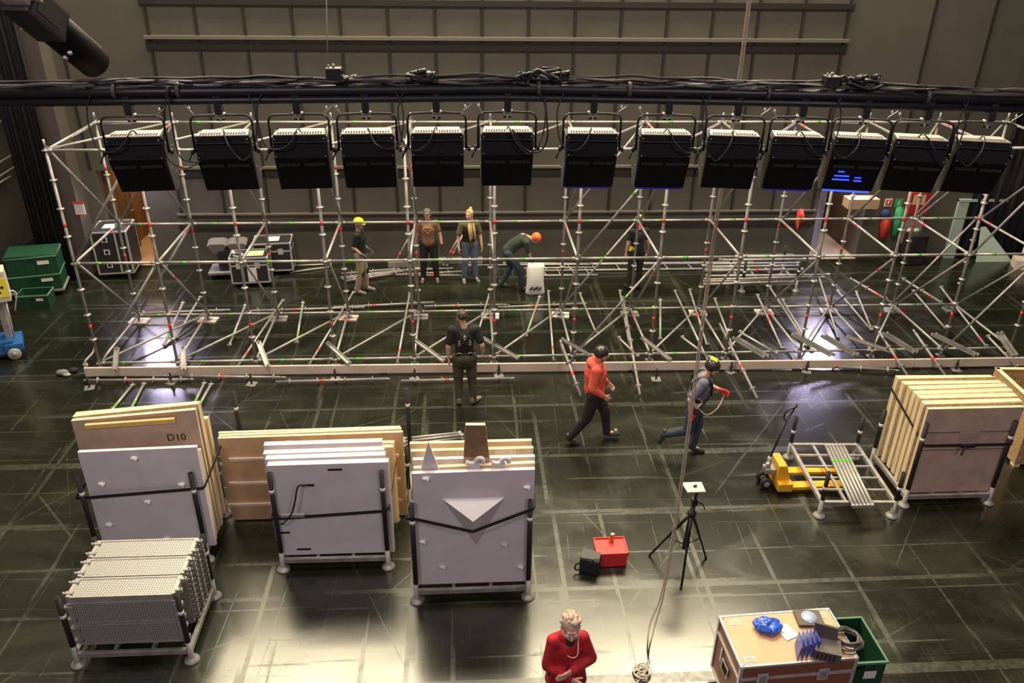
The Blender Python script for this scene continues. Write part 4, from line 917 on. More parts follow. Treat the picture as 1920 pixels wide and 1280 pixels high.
b = MB(); b.box((q_.x-.22, WY-.16, q_.z-.38), (q_.x+.22, WY-.002, q_.z+.36), mat('dusty_pink_board', (.33, .24, .21), .6)); o = b.build('meter_board'); tag(o, 'pinkish board with two round gauges below the red cabinet', 'board')
for s_ in (-.09, .09): MB().lathe([(.001, 0), (.07, .0), (.07, .02), (.05, .03), (.001, .03)], paper, (q_.x+s_, WY-.16, q_.z-.05), (0, -1, 0), 18).build('gauge', o)
tag(MB().box((q_.x-.2, WY-.55, .01), (q_.x+.24, WY-.1, .78), caseblk, bev=.03).build('black_cabinet'), 'black cabinet on the floor under the pinkish board', 'cabinet')
o = hung_bag([(1490, 432), (1494, 432), (1496, 418), (1506, 417), (1508, 400), (1503, 388), (1494, 394), (1490, 412)], rf, 'red_cone_bag', 'red pointed cover hanging left of the right doorway', 'cover')
A, B = onY(1571, 358, WY+.25), onY(1624, 372, WY+.25)
tag(MB().box((A.x, WY-.45, B.z-.05), (B.x, WY-.10, A.z), mat('beige_box', (.50, .33, .19), .6), bev=.01).build('ceiling_box'), 'beige box hanging above the right doorway', 'box')
A = onY(1548, 345, WY-.1); tag(MB().box((A.x-.12, WY-.12, A.z-.1), (A.x+.16, WY-.002, A.z+.16), steel2, bev=.01).path([(A.x, WY-.13, A.z-.05), (A.x-.07, WY-.13, A.z), (A.x-.04, WY-.13, A.z+.08), (A.x+.03, WY-.13, A.z+.09)], .012, alu, 6, 4).build('wall_bracket'), 'grey metal bracket plate left of the beige box', 'bracket')
# heap of gear at far right
p = fl(1895, 492); o = empty('gear_heap', (p.x+.3, p.y-.45, 0), 'heap of boxes and gear on the floor at the far right edge', 'gear')
for (x, y, z, sx, sy, sz, m) in ((-.2, .1, .12, .25, .2, .12, pinkwood), (.2, .0, .16, .2, .2, .15, caseblk), (.05, .2, .36, .22, .15, .10, paper), (.45, .2, .25, .18, .2, .22, pinkwood)):
    MB().box((x-sx, y-sy, z-sz), (x+sx, y+sy, z+sz), m, Euler((0, 0, random.uniform(-.5, .5))).to_matrix(), bev=.01).build('packed_box', o)
# small junction at floor left near beam
p = fl(118, 702); o = tag(MB().ball((0, 0, .05), (.12, .08, .05), mat('grey_cloth', (.18, .18, .17), .8, 0, .3, 10, .6), 2).ball((.17, .08, .05), (.09, .07, .05), black_fab, 2).ball((.1, -.06, .03), (.08, .05, .03), steel2, 2).build('rag_pile', None, p), 'crumpled grey rag on the floor left of the timber beam', 'rag')
p = fl(160, 700)+Vector((0, .15, 0)); tag(MB().path([p+Vector((-.02, 0, .05)), p+Vector((0, -.05, .2)), p+Vector((.1, .1, .3)), p+Vector((.16, .15, .45))], .018, ropew, 8, 4).ball(p+Vector((-.02, -.03, .12)), (.05, .04, .05), ropew, 2).build('rope_bundle'), 'pale rope loop tied at the left end of the beam', 'rope')

# ------------------------------------------------------------ batten with lamps
BY = 5.2
bp = [onY(u, v, BY) for (u, v) in ((-40, 176), (300, 172), (950, 166), (1550, 178), (1960, 190))]
bt = empty('lighting_batten', (bp[2].x, BY, bp[2].z), 'black lighting batten crossing the whole view in front of the scaffold', 'batten')
def zb(x):
    for a, c in zip(bp, bp[1:]):
        if x <= c.x or c is bp[-1]: return a.z+(c.z-a.z)*(x-a.x)/(c.x-a.x)
b = MB(); b.path([p+Vector((0, 0, .0)) for p in bp], .032, black, 10); abs_build(b, 'top_pipe', bt)
b = MB(); b.path([p+Vector((0, .0, -.055)) for p in bp], .024, black, 10); abs_build(b, 'bottom_pipe', bt)
for u in range(0, 1960, 150):
    p = onY(u+40, 172, BY); abs_build(MB().prism([(p.x-.3, BY, zb(p.x-.3)-.055), (p.x+.3, BY, zb(p.x+.3)-.055), (p.x+.3, BY, zb(p.x+.3)), (p.x-.3, BY, zb(p.x-.3))], (0, .01, 0), black), 'web_plate', bt)
cb = empty('cable_loom', (bp[2].x, BY, bp[2].z+.05), 'bundle of black cables tied along the top of the batten', 'cable')
rnd = random.Random(3)
for k in range(7):
    x0 = bp[0].x+rnd.uniform(0, 1.2)*(k > 1); x1 = bp[-1].x-rnd.uniform(0, 1.2)*(k > 1); pts = []; n = 34
    for j in range(n):
        x = x0+(x1-x0)*j/(n-1); pts.append((x, BY+rnd.uniform(-.03, .03), zb(x)+.040+.012*(k % 3)+.02*math.sin(x*2.3+k)+rnd.uniform(-.006, .008)))
    abs_build(MB().path(pts, .008 if k % 3 else .011, cablel if k in (0, 3) else cable, 6, 3), 'cable', cb)
for (u, s_) in ((790, .10), (1015, .14), (1620, .12), (1560, .05), (640, .05)):
    p = onY(u, 160, BY); q = Vector((p.x, BY, zb(p.x)+.06)); pts = []
    for j in range(26): pts.append(q+Vector((rnd.uniform(-s_, s_), rnd.uniform(-.04, .05), rnd.uniform(-.03, .055)*(s_/.12))))
    b = MB().path(pts, .010, cable, 6, 4)
    for j in range(6): c_ = q+Vector((rnd.uniform(-s_, s_), rnd.uniform(-.03, .03), rnd.uniform(-.02, .05))); b.tube(c_, c_+Vector((.05, .01, .01)), .016, black, seg=8)
    abs_build(b, 'plug_cluster', cb)
for u in (215, 335, 1010, 1180, 1440, 1740):
    p = onY(u, 168, BY); abs_build(MB().lathe([(.045, -.012), (.05, 0), (.045, .012)], cablel, (p.x, BY, zb(p.x)+.01), (1, 0, 0), 12), 'cable_tie', cb)
for (u, v, t) in ((626, 136, 'left of centre'), (1558, 151, 'right of centre')):
    p = onY(u, v, BY); o = tag(MB().box((p.x-.045, BY-.04, p.z-.04), (p.x+.045, BY+.04, p.z+.03), black, bev=.006).build('junction_box'), 'small black junction box on top of the batten ' + t, 'junction box')
    MB().tube((p.x, BY, p.z+.03), (p.x, BY, p.z+.05), .008, steel2).tube((p.x-.03, BY, p.z+.03), (p.x-.03, BY, p.z+.045), .006, steel2).build('terminal', o)
p = onY(613, 130, BY); tag(MB().tube((p.x, BY, p.z-.08), onY(611, -40, BY), .0025, steel2, seg=6).build('suspension_wire'), 'thin wire holding up the batten left of centre', 'wire')

def cyc_body():
    """cyclorama flood seen from the back; local x = width, y = away from the camera, z up; origin at the clamp"""
    r = bpy.data.objects.new('flood_lamp', None); COL.objects.link(r)
    W2 = .162
    prof = [(-.02, -.224), (.15, -.226), (.28, -.30), (.30, -.50), (.20, -.62), (.095, -.60), (-.035, -.385), (-.045, -.36)]
    b = MB(); b.prism([(-W2, y, z) for y, z in prof], (2*W2, 0, 0), lampblk, lampblk)
    for k in range(26):
        if 12 <= k <= 13: continue
        x = -W2+.022+k*(2*W2-.044)/25
        b.box((x-.0022, -.030, -.417), (x+.0022, -.018, -.397), mslot)
    for z in (-.262, -.355): b.box((-W2-.001, -.05, z-.0015), (W2+.001, -.03, z+.0015), slotm)
    for (x, z) in ((-W2+.01, -.24), (W2-.01, -.24), (-W2+.01, -.35), (W2-.01, -.35)): b.ball((x, -.045, z), .004, alu, 1)
    b.build('housing', r)
    b = MB(); b.prism([(-W2+.004, -.022, -.222), (W2-.004, -.022, -.222), (W2-.02, .148, -.224), (-W2+.02, .148, -.224)], (0, 0, .006), lampbe)
    for k in range(17):
        if k == 8: continue
        x = -W2+.03+k*(2*W2-.06)/16; b.box((x-.0045, -.008, -.2182), (x+.0045, .045, -.2145), slotm)
    b.build('top_plate', r)
    for s_ in (-1, 1):
        b = MB(); x = s_*W2; x2 = x+s_*.006
        b.prism([(x, y, z) for y, z in prof[1:6]+[(-.0, -.385), (-.01, -.235)]], (s_*.006, 0, 0), lampside)
        for (y, z) in ((.05, -.28), (.2, -.33), (.2, -.5), (.1, -.45)): b.ball((x2, y, z), .005, alu, 1)
        b.build('side_plate', r)
    b = MB(); s_ = .006
    y0 = .06
    pts = [(-W2-.022, y0, -.335), (-W2-.022, y0, -.145), (-W2-.012, y0, -.12), (-W2+.012, y0, -.107), (0, y0, -.103), (W2-.012, y0, -.107), (W2+.012, y0, -.12), (W2+.022, y0, -.145), (W2+.022, y0, -.335)]
    b.path([(x, y-.03, z) for x, y, z in pts], .0075, black, 8); b.build('yoke', r)
    b = MB(); b.box((-.022, -.02, -.09), (.022, .05, .03), black, bev=.005); b.lathe([(.034, 0), (.036, .012), (.015, .016)], steel2, (0, .03, -.103), seg=10); b.tube((0, .03, -.14), (0, .03, -.10), .008, steel2)
    b.box((-.004, .01, -.14), (.004, .05, -.12), steel2); b.box((-.025, .027, -.14), (.025, .033, -.125), black); b.build('clamp', r)
    for s_ in (-1, 1):
        b = MB(); b.lathe([(.008, 0), (.018, .003), (.018, .016), (.008, .02)], black, (s_*(W2+.03), .03, -.33), (s_, 0, 0), 10)
        if s_ < 0: b.tube((s_*(W2+.04), .03, -.33), (s_*(W2+.065), -.0, -.385), .006, blackr, seg=6)
        b.build('locking_knob', r)
    return r
mslot = mat('pale_vent_slot', (.035, .033, .03), .5)  # vent slots drawn lighter than the housing
proto = cyc_body()
LP = [(235, 178, 6), (405, 176, 5), (553, 174, 3.5), (683, 172, 2.5), (817, 171, 1), (952, 170, 0), (1115, 172, -2), (1257, 174, -4), (1388, 178, -9), (1511, 180, -8), (1630, 184, -12), (1747, 187, -14), (1866, 192, -14)]
posn = ['leftmost on the batten', 'second from the left, top coloured as lit', 'third from the left on the batten', 'fourth from the left on the batten', 'fifth from the left on the batten', 'sixth from the left, in the centre of the view', 'seventh from the left on the batten', 'eighth from the left on the batten', 'ninth from the left on the batten', 'tenth from the left on the batten', 'third from the right, blue light in its slits', 'second from the right on the batten', 'rightmost, cut by the frame edge']
for k, (u, v, yaw) in enumerate(LP):
    o = proto if k == 0 else copy_tree(proto)
    p = onY(u, v, BY); o.location = (p.x, BY-.0, zb(p.x)-.045); o.rotation_euler = (0, 0, math.radians(yaw*1.0))
    tag(o, 'black flood lamp with hoop yoke, ' + posn[k], 'stage lamp', 'flood lamps on the batten')
    if k == 10:
        b = MB()
        # slits follow the sloping lower back plate
        for (t, x0, x1) in ((.30, -.10, -.06), (.46, -.115, -.02), (.60, -.12, -.01), (.50, .02, .06), (.62, .02, .07)):
            y = -.035+(.095+.035)*t; z = -.385+(-.60+.385)*t
            b.box((x0, y-.006, z-.004), (x1, y+.004, z+.004), bluegl)
        b.build('lit_slit', o)
    if k in (6, 7, 9, 10):
        b = MB(); b.box((-.15, .10, -.614), (.15, .19, -.604), bluegl if k in (10,) else mat('dim_blue_filter', (.02, .02, .2), .5, emit=(.03, .04, .8), es=.05)); b.build('colour_filter', o)
    # own cable from the top plate up to the batten
    rr = random.Random(k+20); sx = 1 if k % 2 else -1
    loc = Vector(o.location)
    pts = [loc+Vector((0, .06, -.22)), loc+Vector((.01*sx, -.0, -.19)), loc+Vector((.05*sx, -.08, -.26)), loc+Vector((.13*sx, -.09, -.33+rr.uniform(-.04, .04))), loc+Vector((.21*sx, -.07, -.26)), loc+Vector((.235*sx, -.04, -.08)), loc+Vector((.19*sx, -.02, .05))]
    tag(MB().path(pts, .0048, cable, 6, 6).build('lamp_cable'), 'thin cable of the flood lamp ' + posn[k], 'cable', 'lamp cables')
    q = loc+Vector((-.21*sx, 0, .05)); tag(MB().path([q, q+Vector((.01, .01, -.09)), q+Vector((.045*sx, .02, -.14)), q+Vector((.05*sx, .02, -.165))], .0022, alu, 5, 3).lathe([(.003, 0), (.009, .006), (.003, .02)], alu, q+Vector((.03*sx, .015, -.12)), (0, 0, 1), 8).build('safety_wire'), 'steel wire of the flood lamp ' + posn[k], 'safety wire', 'lamp safety wires')
p = onY(318, 165, BY)
for s_ in (-.02, .02):
    tag(MB().path([p+Vector((.0, -.05, .02)), p+Vector((s_-.02, -.07, -.18)), p+Vector((s_*2-.03, -.08, -.38)), p+Vector((.05+s_, -.08, -.45+s_)), p+Vector((.14, -.06, -.43)), ], .005, cable, 6, 6).build('hanging_cable'), 'long black cable loop hanging between the first and second lamps, %s strand' % ('left' if s_ < 0 else 'right'), 'cable', 'hanging cable loops')
p = onY(1020, 180, BY); tag(MB().path([p+Vector((0, -.05, .0)), p+Vector((.015, -.07, -.13)), p+Vector((.02, -.08, -.25)), p+Vector((-.03, -.08, -.33)), p+Vector((-.12, -.08, -.31)), p+Vector((-.2, -.07, -.19))], .0055, cable, 6, 6).build('hanging_cable'), 'black cable loop hanging right of the centre lamp', 'cable')

# profile spot top left
A, B = onY(66, 22, 4.95), onY(166, 108, 5.35)
ax = (B-A).normalized(); o = empty('profile_spotlight', A, 'black profile spotlight pointing down right in the top left corner', 'stage lamp')
def loc(v): return Vector(v)-A
S_ = Vector((0, 0, 0)); L_ = (B-A).length; sd = ax.cross(Vector((0, 1, 0))).normalized()
q = ax.to_track_quat('Z', 'Y')
def spot_part(n, b): w_ = b.build(n, o); w_.rotation_mode = 'QUATERNION'; w_.rotation_quaternion = q
b = MB(); b.box((-.085, -.09, -.16), (.085, .09, .17), black, bev=.02); b.box((-.088, -.05, -.10), (-.083, .05, .1), slotm); b.box((-.07, .084, -.15), (.03, .096, .16), lampbe, bev=.004); b.box((-.09, -.06, -.22), (.05, .08, -.155), lampbe, bev=.01); spot_part('lamp_house', b)
b = MB(); b.lathe([(.075, .15), (.098, .17), (.098, L_+.06), (.085, L_+.075), (.08, L_+.05)], lampblk, seg=24); b.box((-.035, .085, .19), (.035, .101, L_+.06), lampbe, bev=.004); spot_part('lens_tube', b)  # beige strip paints the lit upper side of the black tube
b = MB(); b.lathe([(.012, 0), (.016, .012), (.012, .02)], alu, (0, -.10, .30), (0, -1, 0), 10); b.lathe([(.01, 0), (.016, .012), (.01, .02)], alu, (-.05, -.09, .26), (0, -1, 0), 10); spot_part('focus_knob', b)
b = MB(); b.path([(.11, -.02, .10), (.15, -.02, .16), (.18, -.02, .14)], .008, alu, 6, 3); b.box((-.13, -.02, -.2), (-.06, .02, -.12), lampbe, bev=.01); b.box((.0, -.02, -.24), (.08, .03, -.15), lampbe, bev=.01); spot_part('shutter_handle', b)
b = MB(); b.tube((.02, .02, .1), (.02, .02, .62), .012, black); b.tube((.05, .02, .05), (.05, .03, .62), .004, steel2); b.build('hanging_arm', o)
p_ = Vector(A)+Vector((0, .05, .62)); tag(MB().tube(p_+Vector((-1.5, 0, 0)), p_+Vector((4.5, 0, 0)), .025, black).build('upper_pipe'), 'black pipe carrying the profile spotlight above the frame', 'pipe')
# rope
RU = [((1405, 0), 8.2), ((1386, 150), 8.1), ((1374, 230), 8.05), ((1350, 370), 7.9), ((1322, 570), 7.6), ((1292, 800), 7.2), ((1268, 970), 6.9), ((1243, 1110), 6.55)]
base = fl(1215, 1238); top = onY(1409, -60, 8.25)
rp = [top]+[onY(u, v, y) for (u, v), y in RU]
for s_ in (-1, 1):
    pts = [p+Vector((s_*(.012 if i < 6 else .012), 0, 0)) for i, p in enumerate(rp)]+[onY(1224+5*s_, 1168, 6.35), onY(1216+2*s_, 1212, 6.15), base+Vector((0, 0, .02))]
    tag(MB().path(pts, .0085, ropem, 7, 8).build('hanging_rope'), 'brown hemp rope strand hanging from above to the floor, %s strand' % ('left' if s_ < 0 else 'right'), 'rope', 'two strands of the hanging rope')
p = fl(1203, 1262); pts = []
for k in range(60):
    a = k*.42; r_ = .07+.035*math.sin(k*.31); pts.append(p+Vector((r_*math.cos(a)-.0, r_*math.sin(a), .014+.0009*k)))
pts += [base+Vector((0, -.04, .03)), base+Vector((.02, .0, .02))]
tag(MB().path(pts, .0095, ropew, 7, 2).path([p+Vector((.03, 0, .02)), p+Vector((-.08, -.14, .01)), p+Vector((-.2, -.3, .01)), p+Vector((-.4, -.5, .01))], .0095, ropew, 7, 4).build('rope_coil'), 'knotted coil of pale rope on the floor at the foot of the hanging rope', 'rope')

#@@PEOPLE
# white sack
A = fl(986, 549); B = fl(1020, 549); o = empty('white_sack', ((A.x+B.x)/2, A.y, 0), 'white plastic sack with faint dark print held by the bending worker', 'sack')
wS = (B.x-A.x)/2; b = MB()
lay = [(0, 1.06, .14), (.05, 1.02, .16), (.25, .93, .15), (.45, .92, .11), (.62, .95, .06), (.72, .85, .02)]
rings = []
for (z, fx, dy) in lay:
    ring = []
    for k in range(20):
        a = 2*PI*k/20; sx = abs(math.cos(a))**.6*(1 if math.cos(a) > 0 else -1); sy = abs(math.sin(a))**.8*(1 if math.sin(a) > 0 else -1)
        ring.append(b.bm.verts.new((wS*fx*sx+.012*math.sin(k*3+z*20), dy*sy+.01*math.cos(k*2+z*14), z+.012*math.sin(k*1.7)*(z > .5)+.003)))
    rings.append(ring)
i = b._mi(paper)
for a, c in zip(rings, rings[1:]):
    for k in range(20): f = b.bm.faces.new((a[k], a[(k+1) % 20], c[(k+1) % 20], c[k])); f.smooth = True
b.bm.faces.new(list(reversed(rings[0]))); b.bm.faces.new(rings[-1]); b.build('bag', o)
rr = random.Random(5)
for k in range(9):
    x = -wS*.7+k*wS*.155; MB().box((x, -.172, .12+.02*(k % 3)), (x+.012+.012*(k % 2), -.160, .19+.02*((k*7) % 3)), slotm, Euler((0, rr.uniform(-.4, .4), 0)).to_matrix()).build('print_mark', o)

def fabric(name, c, n=.2): return mat(name, c, .85, 0, n, 9, .5, bscale=14)
def remesh(b, name, parent, mats, vox, smooth=4, mfun=None):
    me = bpy.data.meshes.new(name); b.bm.to_mesh(me); b.bm.free()
    o = bpy.data.objects.new(name, me); COL.objects.link(o)
    m = o.modifiers.new('r', 'REMESH'); m.mode = 'VOXEL'; m.voxel_size = vox; m.use_smooth_shade = True
    if smooth: s_ = o.modifiers.new('s', 'SMOOTH'); s_.iterations = smooth; s_.factor = .5
    bpy.context.view_layer.update()
    me2 = bpy.data.meshes.new_from_object(o.evaluated_get(bpy.context.evaluated_depsgraph_get()))
    bpy.data.objects.remove(o); me2.materials.clear()
    for q in mats: me2.materials.append(q)
    for p in me2.polygons: p.use_smooth = True
    o = bpy.data.objects.new(name, me2); COL.objects.link(o); o.parent = parent
    return o
def cap(b, p0, p1, r0, r1, m=skin, flat=1.0):
    p0 = Vector(p0); p1 = Vector(p1); n = 5
    b.tube(p0, p1, r0, m, r1, seg=14); b.ball(p0, r0, m, 2); b.ball(p1, r1, m, 2)
def hand(b, wr, d, palm_n, s=1., curl=.5, grow=0.):
    """d: forearm direction, palm_n: palm normal (direction the palm faces)"""
    d = Vector(d).normalized(); n = Vector(palm_n); n = (n-d*n.dot(d)).normalized(); t = d.cross(n)   # t: across the palm
    wr = Vector(wr)
    for k in (-1.5, -.5, .5, 1.5): cap(b, wr+t*k*.012, wr+d*.088*s+t*k*.0205, .017+grow, .0125+grow)
    for k, L in zip((-1.5, -.5, .5, 1.5), (.062, .074, .078, .068)):
        p = wr+d*.088*s+t*k*.0215; dd = d; seg = L/3*1.08
        for j in range(3):
            a = curl*(.5+.25*j); dd = (dd*math.cos(a)+n*math.sin(a)).normalized(); q = p+dd*seg; cap(b, p, q, .0092+grow-.0006*j, .0086+grow-.0006*j); p = q
    p = wr+d*.022+t*.028; dd = (d*.72+t*.62+n*.35).normalized()
    cap(b, p, p+dd*.045, .0135+grow, .011+grow); q = p+dd*.045; dd = (d*.85+t*.25+n*.45).normalized(); cap(b, q, q+dd*.032, .0108+grow, .009+grow)
def person(name, loc_, rz, label, J, hairm=None, helmet=None, shirt=None, trousers=None, shoe=None, sleeve=.55, gloves=None, hscale=1., extra=None, hood=False, look=(0, 0), curls=(.35, .35), build=1., vest=None, long_sleeve=False, palms=None, fine=False, cap_m=None):
    o = empty(name, loc_, label, 'person', rz=rz)
    j = dict(pel=(0, 0, .95), waist=(0, 0, 1.10), chest=(0, .0, 1.30), neck=(0, 0, 1.48), head=(0, .02, 1.635),
             sL=(-.18, 0, 1.42), sR=(.18, 0, 1.42), eL=(-.23, 0, 1.14), eR=(.23, 0, 1.14), wL=(-.24, .06, .89), wR=(.24, .06, .89),
             hL=(-.095, 0, .92), hR=(.095, 0, .92), kL=(-.11, .02, .50), kR=(.11, .02, .50), aL=(-.12, 0, .09), aR=(.12, 0, .09), tL=(-.13, .15, .03), tR=(.13, .15, .03))
    j.update(J); j = {k: Vector(v) for k, v in j.items()}
    B = build
    # body
    b = MB()
    cap(b, j['pel'], j['waist'], .13*B, .12*B); cap(b, j['waist'], j['chest'], .12*B, .135*B)
    for s in 'LR':
        cap(b, j['pel'], j['h'+s], .12*B, .095*B); cap(b, j['h'+s], j['k'+s], .088*B, .058*B); cap(b, j['k'+s], j['a'+s], .056*B, .036)
        cap(b, j['a'+s], j['t'+s], .04, .026)
        cap(b, j['chest']+Vector((0, 0, .04)), j['s'+s], .10, .062*B); cap(b, j['s'+s], j['e'+s], .052*B, .040*B); cap(b, j['e'+s], j['w'+s], .040*B, .027*B)
        pn = (palms or {}).get(s, (1 if s == 'L' else -1, 0, 0))
        hand(b, j['w'+s], j['w'+s]-j['e'+s], pn, curl=curls[0 if s == 'L' else 1])
    cap(b, j['chest']+Vector((0, 0, .08)), j['neck'], .08, .056); 
    hd = j['head']; nk = j['neck']; cap(b, nk, hd+Vector((0, -.01, -.05)), .055, .055)
    R = Euler((look[1], 0, look[0])).to_matrix() * hscale
    def hp(v): return hd+R @ Vector(v)
    b.ball(hp((0, -.01, .02)), (.076, .095, .098), skin, 3, R); b.ball(hp((0, .035, -.05)), (.055, .058, .062), skin, 3, R); cap(b, hp((0, .02, -.085)), hp((0, .062, -.098)), .035, .022)
    cap(b, hp((0, .088, .012)), hp((0, .112, -.028)), .010, .016); cap(b, hp((-.03, .078, .030)), hp((.03, .078, .030)), .016, .016)
    for s in (-1, 1): b.ball(hp((s*.078, -.005, -.01)), (.012, .022, .034), skin, 2, R); b.ball(hp((s*.04, .066, -.025)), (.022, .02, .02), skin, 2, R)
    cap(b, hp((-.02, .088, -.062)), hp((.02, .088, -.062)), .009, .009)
    body = remesh(b, 'body', o, [skin], .0055 if fine else .0075, 3)
    b = MB()
    for s in (-1, 1): b.ball(hp((s*.031, .086, .006)), (.013, .008, .008), paper, 2, R); b.ball(hp((s*.031, .0925, .006)), (.006, .004, .006), slotm, 2, R)
    b.build('eyes', o)
    b = MB(); b.path([hp((-.022, .0965, -.060)), hp((0, .0985, -.063)), hp((.022, .0965, -.060))], .0028, mat('lips', (.36, .12, .10), .5), 6, 3); b.build('mouth', o)
    # trousers
    if trousers:
        b = MB()
        g = .014
        cap(b, j['pel']+Vector((0, 0, .03)), j['pel']+(j['waist']-j['pel'])*.7, .145*B, .138*B, trousers)
        for s in 'LR':
            cap(b, j['pel'], j['h'+s], .135*B, .112*B, trousers); cap(b, j['h'+s], j['k'+s], .106*B, .078*B, trousers); cap(b, j['k'+s], j['a'+s]+(j['k'+s]-j['a'+s])*.02, .076*B, .064, trousers)
        remesh(b, 'trousers', o, [trousers], .013, 3)
    if shirt:
        b = MB(); g = .016
        cap(b, j['pel']+(j['waist']-j['pel'])*.25, j['waist'], .148*B, .142*B, shirt); cap(b, j['waist'], j['chest'], .142*B, .158*B, shirt)
        cap(b, j['chest'], j['chest']+(j['neck']-j['chest'])*.62, .145*B, .085, shirt)
        for s in 'LR':
            cap(b, j['chest']+(j['neck']-j['chest'])*.3, j['s'+s], .115, .078*B, shirt)
            sl = 1.0 if long_sleeve else sleeve
            cap(b, j['s'+s], j['s'+s].lerp(j['e'+s], sl), .072*B, .064*B, shirt)
            if long_sleeve: cap(b, j['e'+s], j['e'+s].lerp(j['w'+s], .9), .064*B, .046, shirt)
        if long_sleeve and not hood: [cap(b, j['pel']+Vector((x_, 0, -.14)), j['waist'], .165*B, .152*B, shirt) for x_ in (-.06, .06)]
        if hood: b.ball(j['neck']+Vector((0, -.08, -.01)), (.15, .115, .085), shirt, 2); cap(b, j['neck']+Vector((-.07, .02, -.02)), j['neck']+Vector((.07, .02, -.02)), .055, .055, shirt)
        remesh(b, 'jacket' if long_sleeve else 'shirt', o, [shirt], .012, 4)
    if vest:
        b = MB(); cap(b, j['pel']+(j['waist']-j['pel'])*.6, j['waist'], .155*B, .15*B, vest); cap(b, j['waist'], j['chest'], .15*B, .168*B, vest); cap(b, j['chest'], j['chest']+(j['neck']-j['chest'])*.55, .15*B, .10, vest)
        remesh(b, 'vest', o, [vest], .012, 3)
    sh = shoe or mat('dark_shoe', (.03, .028, .025), .6)
    for s in 'LR':
        a, t = j['a'+s], j['t'+s]; d = t-a; dh = Vector((d.x, d.y, 0)); 
        if dh.length < .02: dh = Vector((0, .1, 0))
        dh = d.normalized(); heel = a-dh*.05+(t-a)*.0; b = MB()
        up_ = Vector((0, 0, 1)); lowa = a+Vector((0, 0, -.035)) if abs(d.z) < .12 else a+Vector((0, 0, -.01))
        cap(b, lowa-dh*.03, t+dh*.03, .047, .042, sh); cap(b, a-dh*.03+Vector((0, 0, .03)), lowa-dh*.03, .046, .048, sh); cap(b, lowa+dh*.03, t, .045, .044, sh)
        remesh(b, 'shoe', o, [sh], .011, 2)
    if gloves:
        for s in 'LR':
            b = MB(); pn = (palms or {}).get(s, (1 if s == 'L' else -1, 0, 0)); hand(b, j['w'+s], j['w'+s]-j['e'+s], pn, curl=curls[0 if s == 'L' else 1], grow=.003); cap(b, j['w'+s].lerp(j['e'+s], .12), j['w'+s], .035, .031)
            remesh(b, 'glove', o, [gloves], .006, 2)
    if hairm and not helmet:
        b = MB()
        rr = random.Random(len(label))
        b.ball(hp((0, -.022, .034)), (.084, .098, .094), hairm, 3, R)
        for k in range(46):
            th = rr.uniform(0, 2*PI); ph = rr.uniform(.0, 1.75); x, y, z = math.sin(ph)*math.cos(th), math.sin(ph)*math.sin(th), math.cos(ph)
            if y > .45 and z < .55: continue
            b.ball(hp((x*.086, -.02+y*.098, .03+z*.092)), rr.uniform(.014, .026) if fine else .018, hairm, 1, R)
        remesh(b, 'hair', o, [hairm], .007, 1)
    if helmet:
        hm, kind = helmet; b = MB()
        prof = [(.118, -.0), (.118, .03), (.108, .065), (.085, .095), (.05, .115), (.0012, .124)]
        b.lathe([(r_, z) for r_, z in prof], hm, hp((0, -.008, .022)), R @ Vector((0, 0, 1)), 24)
        for v in b.bm.verts: pass
        if kind == 'peak': b.prism([hp((-.075, .085, .024)), hp((-.055, .15, .016)), hp((.055, .15, .016)), hp((.075, .085, .024))], R @ Vector((0, 0, .012)), hm); b.tube(hp((0, -.1, .1)), hp((0, .06, .128)), .014, hm, seg=8)
        if kind == 'round': b.ball(hp((0, -.03, -.0)), (.108, .09, .06), hm, 3, R)
        b.build('helmet', o)
        b = MB(); 
        for s in (-1, 1): b.path([hp((s*.092, .0, .02)), hp((s*.085, .01, -.04)), hp((s*.04, .05, -.115)), hp((0, .06, -.13))], .005, blackr, 6, 4)
        b.build('chin_strap', o)
    if cap_m:
        b = MB(); b.ball(hp((0, -.012, .042)), (.088, .104, .088), cap_m, 3, R); b.prism([hp((-.06, .075, .05)), hp((-.04, .155, .035)), hp((.04, .155, .035)), hp((.06, .075, .05))], R @ Vector((0, 0, .01)), cap_m); b.build('cap', o)
    return o, j, hp, R
dark = fabric('black_tee', (.012, .013, .014)); trb = fabric('black_trousers', (.014, .013, .014)); jeans = fabric('blue_jeans', (.10, .13, .19)); jeansd = fabric('dark_jeans', (.032, .045, .065))
khaki = fabric('khaki_trousers', (.32, .25, .17)); olive = fabric('olive_trousers', (.060, .052, .032)); brownt = fabric('brown_tee', (.24, .12, .075)); dgreen = fabric('dark_green_tee', (.035, .05, .035))
redh = fabric('red_hoodie', (.66, .10, .06)); greyt = fabric('grey_tee', (.14, .14, .19)); redf = fabric('red_fleece', (.36, .010, .016), .35); olives = fabric('olive_sleeves', (.15, .14, .06))
hm_y = mat('yellow_helmet', (.90, .62, .02), .35); hm_o = mat('orange_helmet', (.90, .18, .04), .35); hm_b = mat('black_helmet', (.03, .026, .024), .30); tanshoe = mat('tan_shoe', (.20, .17, .12), .6); greyshoe = mat('grey_shoe', (.20, .19, .18), .6)
redg = mat('red_glove', (.55, .04, .03), .7); blondh = mat('blonde_hair', (.50, .36, .16), .6, 0, .2, 30); greyh = mat('grey_curly_hair', (.46, .34, .26), .6, 0, .2, 40); brownh = mat('brown_hair', (.07, .045, .03), .6)
